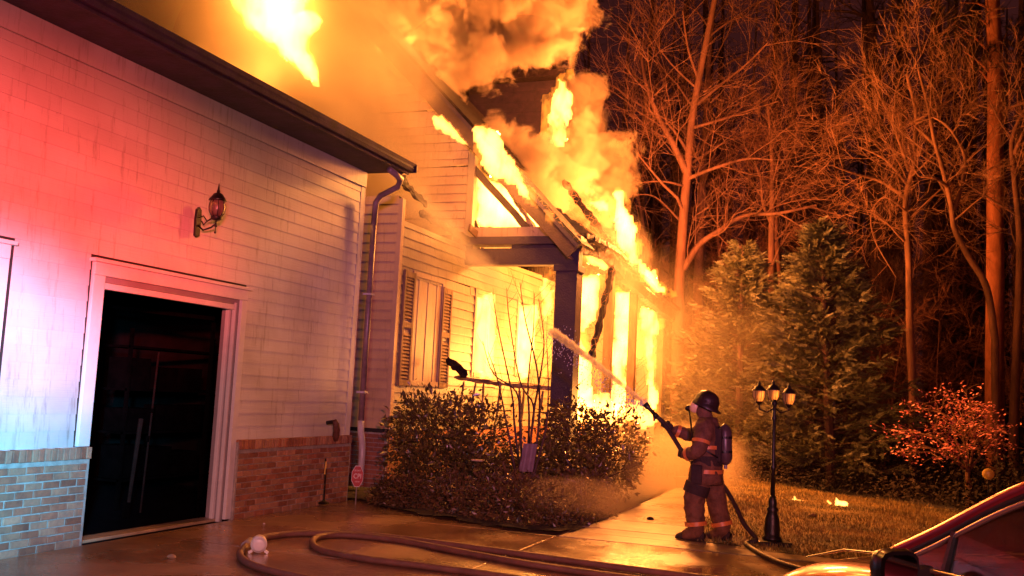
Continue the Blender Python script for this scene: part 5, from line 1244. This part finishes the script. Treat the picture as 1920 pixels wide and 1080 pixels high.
def flame(label, poly, Y, th, amp=.10, sc=2.2, m=None, step=None, seed=0, parent=None, name='flame', plane=None, bow=.0, fringe=True, grow_=0.0):
    W3 = [PY(px, py, Y) for px, py in poly]
    U = np.array([(p.x, p.z) for p in W3]); mn = U.min(0) - amp * 1.6; mx = U.max(0) + amp * 1.6
    step = step or max(.02, min(.05, (mx - mn).max() / 60)); nx, nz = [int((mx[i] - mn[i]) / step) + 2 for i in (0, 1)]
    gx, gz = np.meshgrid(mn[0] + np.arange(nx) * step, mn[1] + np.arange(nz) * step, indexing='ij')
    d = np.full(gx.shape, 1e9); ins = np.zeros(gx.shape, bool); n = len(U)
    for i in range(n):
        a, b = U[i], U[(i + 1) % n]; ab = b - a; t = np.clip(((gx - a[0]) * ab[0] + (gz - a[1]) * ab[1]) / (ab @ ab), 0, 1)
        d = np.minimum(d, np.hypot(gx - a[0] - t * ab[0], gz - a[1] - t * ab[1]))
        c_ = ((a[1] > gz) != (b[1] > gz)); xx = (b[0] - a[0]) * (gz - a[1]) / (b[1] - a[1] if b[1] != a[1] else 1e-9) + a[0]; ins ^= c_ & (gx < xx)
    d = np.where(ins, d, -d)
    nz_ = np.zeros_like(d); nf_ = np.zeros_like(d); dep = np.zeros_like(d)
    for i in range(nx):
        for j in range(nz):
            if d[i, j] > -amp * 1.6:
                nz_[i, j] = fbm(gx[i, j] * sc + seed * 7.3, gz[i, j] * sc * .5, seed * 1.7, 5); nf_[i, j] = fbm(gx[i, j] * sc * 4.5 + seed, gz[i, j] * sc * 3, seed * .7, 3); dep[i, j] = fbm(gx[i, j] * 1.1 + 50, gz[i, j] * 1.1, seed, 2)
    d = d + amp * 1.5 * nz_ + amp * .55 * nf_ + grow_
    mask = d > 0
    cell = mask[:-1, :-1] & mask[1:, :-1] & mask[:-1, 1:] & mask[1:, 1:]
    lab = np.zeros(cell.shape, int); nl = 0          # drop specks smaller than a few cells
    for i0, j0 in zip(*np.nonzero(cell)):
        if lab[i0, j0]: continue
        nl += 1; stack = [(i0, j0)]; lab[i0, j0] = nl; got = []
        while stack:
            a_, b_ = stack.pop(); got.append((a_, b_))
            for da, db in ((1, 0), (-1, 0), (0, 1), (0, -1)):
                p_, q_ = a_ + da, b_ + db
                if 0 <= p_ < cell.shape[0] and 0 <= q_ < cell.shape[1] and cell[p_, q_] and not lab[p_, q_]: lab[p_, q_] = nl; stack.append((p_, q_))
        if len(got) * step * step < (.06 if step > .011 else .0004):
            for a_, b_ in got: cell[a_, b_] = False
    cntv = np.zeros(d.shape, int); cntv[:-1, :-1] += cell; cntv[1:, :-1] += cell; cntv[:-1, 1:] += cell; cntv[1:, 1:] += cell
    fi = -np.ones(d.shape, int); bi = -np.ones(d.shape, int); V = []
    for i in range(nx):
        for j in range(nz):
            if cntv[i, j] == 0: continue
            yy_ = Y + bow * dep[i, j]
            if cntv[i, j] < 4: fi[i, j] = bi[i, j] = len(V); V.append((gx[i, j], yy_, gz[i, j])); continue
            h = th * .5 * math.sqrt(min(1, max(0, d[i, j]) / (th * .8 + .05))) * (1 + .35 * nz_[i, j])
            h = max(h, .004)
            fi[i, j] = len(V); V.append((gx[i, j], yy_ - h, gz[i, j])); bi[i, j] = len(V); V.append((gx[i, j], yy_ + h, gz[i, j]))
    F = []
    for i, j in zip(*np.nonzero(cell)):
        a = [(i, j), (i + 1, j), (i + 1, j + 1), (i, j + 1)]
        fr = [int(fi[p]) for p in a]; bk_ = [int(bi[p]) for p in reversed(a)]
        if set(fr) != set(bk_): F.append(tuple(fr)); F.append(tuple(bk_))
    if not F: return None
    q = MB(); q.v = V; q.f = F; o = q.build(name, m or FM, parent, True)
    if not parent: tag(o, label, 'flame')
    if fringe and m is not FMS: flame(label, poly, Y, th * .5, amp * 1.3, sc * 1.5, FMF, step, seed + 60, o, 'flame_fringe', fringe=False, grow_=amp * .35)
    return o
flame('huge white flame bursting from the roof above the garage gutter', [(400, -80), (620, -80), (585, -20), (575, 15), (605, 30), (585, 60), (572, 85), (592, 120), (596, 168), (570, 150), (530, 112), (485, 68), (440, 20)], 15.2, 1.1, .09, 2.6, seed=1)
flame('ragged yellow flames under the upper rake board', [(640, -20), (665, 0), (700, 45), (730, 85), (772, 118), (765, 135), (735, 120), (705, 95), (690, 60), (655, 30)], 17.55, .14, .10, 3.5, m=FMN, seed=2)
flame('line of small flames along the top edge of the gable siding', [(668, 125), (685, 110), (700, 138), (760, 140), (762, 148), (670, 152)], 17.7, .15, .06, 5, m=FMT, seed=3)
flame('thin flames licking the rake board above the siding', [(755, 120), (790, 150), (840, 210), (880, 255), (868, 262), (830, 225), (785, 170), (752, 135)], 17.50, .16, .08, 4, m=FMN, seed=4)
flame('short white flame at the right end of the gable siding', [(808, 215), (835, 222), (862, 248), (880, 275), (862, 268), (835, 250), (815, 235)], 17.3, .2, .06, 4, seed=5)
flame('long white flame pouring down over the rake board', [(882, 238), (912, 228), (935, 245), (945, 285), (985, 335), (1005, 375), (1045, 412), (1070, 445), (1045, 425), (1010, 400), (965, 360), (925, 335), (898, 305)], 17.05, .45, .09, 3, seed=6)
flame('blinding fire filling the attic triangle over the porch', [(902, 320), (930, 335), (1000, 385), (1056, 425), (1056, 452), (896, 425), (896, 330)], 18.6, 1.1, .04, 3, seed=7)
flame('flame inside the gap between corner post and attic', [(880, 290), (900, 300), (902, 415), (884, 415)], 18.0, .3, .04, 4, m=FMN, seed=8)
flame('tall ragged flame beside the smoking dormer', [(1046, 135), (1056, 140), (1062, 165), (1088, 168), (1072, 195), (1060, 235), (1058, 275), (1040, 285), (1026, 255), (1018, 215), (1030, 180), (1045, 160)], 21.5, .4, .16, 2.6, m=FMN, seed=9)
flame('large flame rolling along the outer edge of the porch roof', [(1150, 360), (1165, 350), (1178, 390), (1200, 430), (1205, 470), (1228, 520), (1250, 550), (1225, 555), (1200, 520), (1172, 495), (1160, 450), (1148, 400)], 22.0, .6, .14, 2.6, seed=10)
flame('small flame at the broken top of the porch roof', [(1095, 372), (1125, 370), (1145, 385), (1150, 410), (1125, 395), (1105, 388)], 21.5, .3, .10, 3, seed=11)
flame('string of flames at the far end of the porch gutter', [(1205, 500), (1225, 505), (1245, 545), (1268, 550), (1240, 562), (1215, 545)], 25.5, .3, .12, 3, seed=12)
flame('glowing slit of fire between the beam and its cornice', [(897, 459), (980, 460), (982, 468), (900, 467)], 18.1, .2, .012, 6, seed=13)
flame('flames curling under the side beam next to the column', [(1078, 468), (1100, 472), (1130, 485), (1145, 500), (1130, 505), (1100, 495)], 19.0, .3, .05, 4, m=FMN, seed=14)
flame('wall of white fire between the front column and the leaning post', [(1074, 510), (1130, 515), (1120, 560), (1118, 610), (1100, 620), (1110, 680), (1115, 800), (1065, 800), (1068, 680), (1085, 600), (1074, 580)], 21.2, .9, .10, 2.6, m=FMN, seed=15)
flame('column of white fire in the middle of the side porch', [(1150, 540), (1188, 540), (1192, 600), (1182, 680), (1186, 760), (1150, 790), (1140, 700), (1148, 620)], 23.5, .9, .14, 2.6, m=FMN, seed=16)
flame('flames at the far end of the side porch', [(1190, 565), (1238, 578), (1236, 620), (1225, 670), (1238, 740), (1218, 790), (1210, 680), (1196, 620)], 25.6, .5, .16, 3, m=FMN, seed=17)
flame('white fire filling the first porch window', [(880, 548), (930, 550), (930, 620), (930, 660), (925, 712), (880, 712), (884, 640)], 18.85, .3, .02, 4, seed=18)
flame('white fire filling the second porch window', [(950, 566), (1010, 570), (1008, 620), (1000, 650), (998, 690), (985, 712), (950, 712), (952, 640)], 21.4, .5, .05, 4, seed=19)
flame('yellow patches of flame on the wall left of the front column', [(1010, 518), (1036, 508), (1038, 550), (1030, 600), (1036, 690), (1018, 700), (1016, 580)], 22.2, .25, .14, 3.2, m=FMN, seed=20)
flame('low fire burning behind the loose shrub', [(1065, 740), (1110, 725), (1170, 750), (1230, 765), (1240, 800), (1070, 800)], 18.6, .4, .14, 3, m=FMN, seed=21)
flame('small fire burning on the lawn right of the lamp post', [(1482, 936), (1488, 928), (1496, 934), (1508, 938), (1512, 944), (1482, 942)], 18.6, .10, .022, 9, m=FMS, step=.01, seed=22)
flame('larger of the small fires on the lawn, farthest right', [(1566, 945), (1568, 934), (1576, 936), (1590, 944), (1590, 951), (1566, 949)], 18.3, .12, .022, 9, m=FMS, step=.01, seed=23)
flame('tiny flame on the lawn just left of the larger small fire', [(1548, 940), (1552, 936), (1562, 944), (1556, 948)], 18.4, .07, .006, 8, m=FMS, step=.008, seed=24)

# ================================================================== SMOKE, SPRAY
def smoke_mat(name, dens, col, thr=.30, soft=.35, nscale=.75, aniso=.25, namp=1.0):
    m = bpy.data.materials.new(name); nt, N, L = nodes(m); N.remove(N['Principled BSDF']); out = N['Material Output']
    v = N.new('ShaderNodeVolumePrincipled'); v.inputs['Color'].default_value = (*col, 1); v.inputs['Anisotropy'].default_value = aniso
    tc = N.new('ShaderNodeTexCoord'); ln = N.new('ShaderNodeVectorMath'); ln.operation = 'LENGTH'; L.new(tc.outputs['Object'], ln.inputs[0])
    g_ = N.new('ShaderNodeNewGeometry'); n = N.new('ShaderNodeTexNoise'); n.inputs['Scale'].default_value = nscale; n.inputs['Detail'].default_value = 7; n.inputs['Roughness'].default_value = .62; n.inputs['Distortion'].default_value = .6
    L.new(g_.outputs['Position'], n.inputs['Vector'])
    a = N.new('ShaderNodeMath'); a.operation = 'MULTIPLY_ADD'; L.new(n.outputs[0], a.inputs[0]); a.inputs[1].default_value = 1.7 * namp; a.inputs[2].default_value = 1 - .85 * namp
    s = N.new('ShaderNodeMath'); s.operation = 'SUBTRACT'; L.new(a.outputs[0], s.inputs[0]); L.new(ln.outputs['Value'], s.inputs[1])
    mr = N.new('ShaderNodeMapRange'); mr.interpolation_type = 'SMOOTHSTEP'; mr.inputs[1].default_value = thr - soft / 2; mr.inputs[2].default_value = thr + soft / 2; mr.inputs[3].default_value = 0; mr.inputs[4].default_value = dens
    L.new(s.outputs[0], mr.inputs[0]); L.new(mr.outputs[0], v.inputs['Density']); L.new(v.outputs[0], out.inputs['Volume'])
    return m
def puff(parent, px, py, Y, rx, ry, rz, m, rot=0.0, name='puff'):
    me = bpy.data.meshes.get('puff_ball')
    if me is None:
        import bmesh
        me = bpy.data.meshes.new('puff_ball'); bm = bmesh.new(); bmesh.ops.create_icosphere(bm, subdivisions=3, radius=1.38); bm.to_mesh(me); bm.free()
    me2 = me.copy(); me2.materials.append(m); o = bpy.data.objects.new(name, me2); COL.objects.link(o); o.parent = parent
    o.location = PY(px, py, Y); o.scale = (rx, ry, rz); o.rotation_euler = (0, rot, 0); o['kind'] = 'stuff'; return o
SM = smoke_mat('thick_smoke', 2.6, (.84, .66, .48), .26, .26, 1.35, namp=1.7)
SM2 = smoke_mat('drifting_smoke', .34, (.84, .68, .50), .15, .5, .9)
SMH = smoke_mat('glowing_haze', .75, (.86, .70, .52), .15, .7, .7)
SMR = smoke_mat('roof_haze', 1.3, (.86, .70, .52), .12, .6, .8)
SMP = smoke_mat('porch_glow_haze', .10, (.86, .70, .52), .15, .7, .8)  # thin haze added so the flames gain a bloom-like glow
SMF = smoke_mat('thin_haze', .05, (.84, .68, .50), .1, .8, .5)
SPR = smoke_mat('water_spray', 1.1, (1.0, .92, .80), .2, .9, 2.2, namp=1.3)
s1 = empty('smoke_plume', 'great orange smoke plume billowing above the roof ridge', 'smoke'); s1['kind'] = 'stuff'
for a_ in ((860, -20, 20.5, 2.6, 2.0, 1.8), (1010, 20, 21.5, 1.35, 1.6, 1.3), (760, 40, 19.6, 2.0, 1.2, 1.6), (880, 110, 20.2, 1.2, .9, .85), (980, 95, 21, .8, .7, .6), (1070, -20, 22, .9, 1, 1.2), (820, 190, 19.2, .8, .6, .9)): puff(s1, *a_, SM)
s2 = empty('smoke_plume', 'pale smoke column rolling up right of the dormer flame', 'smoke'); s2['kind'] = 'stuff'
for a_ in ((1100, 200, 23.5, .7, .8, 1.1), (1130, 300, 23.5, .85, .9, .8), (1150, 345, 23.5, .7, .7, .5), (1050, 340, 21, 1.0, .9, .75), (1085, 270, 22.5, .7, .6, .8), (1100, 395, 22, .8, .6, .5)): puff(s2, *a_, SM)
s3 = empty('smoke_plume', 'smoke boiling between the rake flame and the dormer', 'smoke'); s3['kind'] = 'stuff'
for a_ in ((940, 265, 19.8, .85, .8, .6), (990, 310, 20.0, .85, .8, .7), (1020, 370, 19.8, .8, .6, .55)): puff(s3, *a_, SM)
s4 = empty('smoke_haze', 'orange glowing haze drifting across the gable and garage roof', 'smoke'); s4['kind'] = 'stuff'
for a_ in ((600, 110, 15.6, 2.6, .9, 2.3), (700, 330, 16.0, 1.5, .9, 1.2)): puff(s4, *a_, SMH)
for a_ in ((300, -60, 15.0, 3.6, 1.6, 2.6), (480, 60, 16.6, 3.0, 1.4, 3.0), (620, 200, 16.9, 1.8, .7, 2.4)): puff(s4, *a_, SMR)
s6 = empty('smoke_haze', 'haze along the porch side of the house, added to spread the fire glow', 'smoke'); s6['kind'] = 'stuff'
for a_ in ((1120, 560, 20.5, 1.3, 2.2, 2.0), (1230, 620, 25.0, 1.1, 2.0, 2.0), (900, 400, 17.0, 1.2, .7, 1.2)): puff(s6, *a_, SMP)
s5 = empty('smoke_haze', 'thin glowing smoke low on the ground round the firefighter', 'smoke'); s5['kind'] = 'stuff'
puff(s5, 1260, 870, 17.5, 1.4, 2.6, .75, SM2); puff(s5, 1090, 930, 12.7, .9, .8, .28, SM2); puff(s5, 1320, 700, 22, 1.6, 1.8, 2.0, SMF)
ws = empty('water_stream', 'pale jet of water arcing from the nozzle up to the burning eave', 'water'); ws['kind'] = 'stuff'
def stream_mat(name, dens, nscale):
    m = bpy.data.materials.new(name); nt, N, L = nodes(m); N.remove(N['Principled BSDF']); out = N['Material Output']
    v = N.new('ShaderNodeVolumePrincipled'); v.inputs['Color'].default_value = (.96, .93, .88, 1); v.inputs['Density'].default_value = dens; v.inputs['Anisotropy'].default_value = .2
    L.new(v.outputs[0], out.inputs['Volume']); return m
tgt = [NZ, PY(1150, 722, 13.2), PY(1036, 622, 13.9)]
SPJ = smoke_mat('water_jet', 16, (1.0, .93, .80), .16, .5, 6.0, namp=.6)
jp = [NZ.lerp(tgt[-1], k_ / 12) + Vector((0, 0, .025 * math.sin(math.pi * k_ / 12))) for k_ in range(13)]
for k_ in range(12):
    a = jp[k_]; b = jp[k_ + 1]; m_ = (a + b) / 2; d_ = b - a; w_ = .032 + .0045 * k_
    o = bpy.data.objects.new('jet', bpy.data.meshes['puff_ball'].copy()); o.data.materials.append(SPJ); COL.objects.link(o); o.parent = ws; o['kind'] = 'stuff'
    o.location = m_; o.scale = (d_.length * .95, w_, w_); o.rotation_euler = d_.to_track_quat('X', 'Z').to_euler()
Rw = random.Random(31); V = []; F = []; sp_ = smooth_path(tgt, 12)
for i in range(700):
    a_ = Rw.random(); c_ = sp_[min(len(sp_) - 1, int(a_ * len(sp_)))] + Vector((Rw.gauss(0, .03 + .13 * a_), Rw.gauss(0, .03 + .13 * a_), Rw.gauss(-.02 - .08 * a_, .03 + .10 * a_))); r_ = Rw.uniform(.004, .010); b = len(V)
    V += [c_ + Vector((r_, 0, 0)), c_ + Vector((-r_, 0, 0)), c_ + Vector((0, r_, 0)), c_ + Vector((0, -r_, 0)), c_ + Vector((0, 0, r_ * 1.6)), c_ + Vector((0, 0, -r_ * 1.6))]
    F += [(b, b + 2, b + 4), (b + 2, b + 1, b + 4), (b + 1, b + 3, b + 4), (b + 3, b, b + 4), (b + 2, b, b + 5), (b + 1, b + 2, b + 5), (b + 3, b + 1, b + 5), (b, b + 3, b + 5)]
q = MB(); q.add(V, F); tag(q.build('droplets', MT['white_plastic'], ws), kind='stuff')
tgt2 = [PY(880, 480, 15.2), PY(800, 405, 16.0), PY(735, 340, 16.6), PY(650, 240, 17.0)]
for (px, py, Y, L_, w_) in ((985, 575, 14.3, .75, .13), (905, 500, 14.9, .9, .19), (850, 450, 15.4, .95, .27), (790, 395, 15.9, 1.1, .38), (725, 335, 16.4, 1.2, .5)):
    puff(ws, px, py, Y, L_, w_, w_, SPR, .76, 'spray')
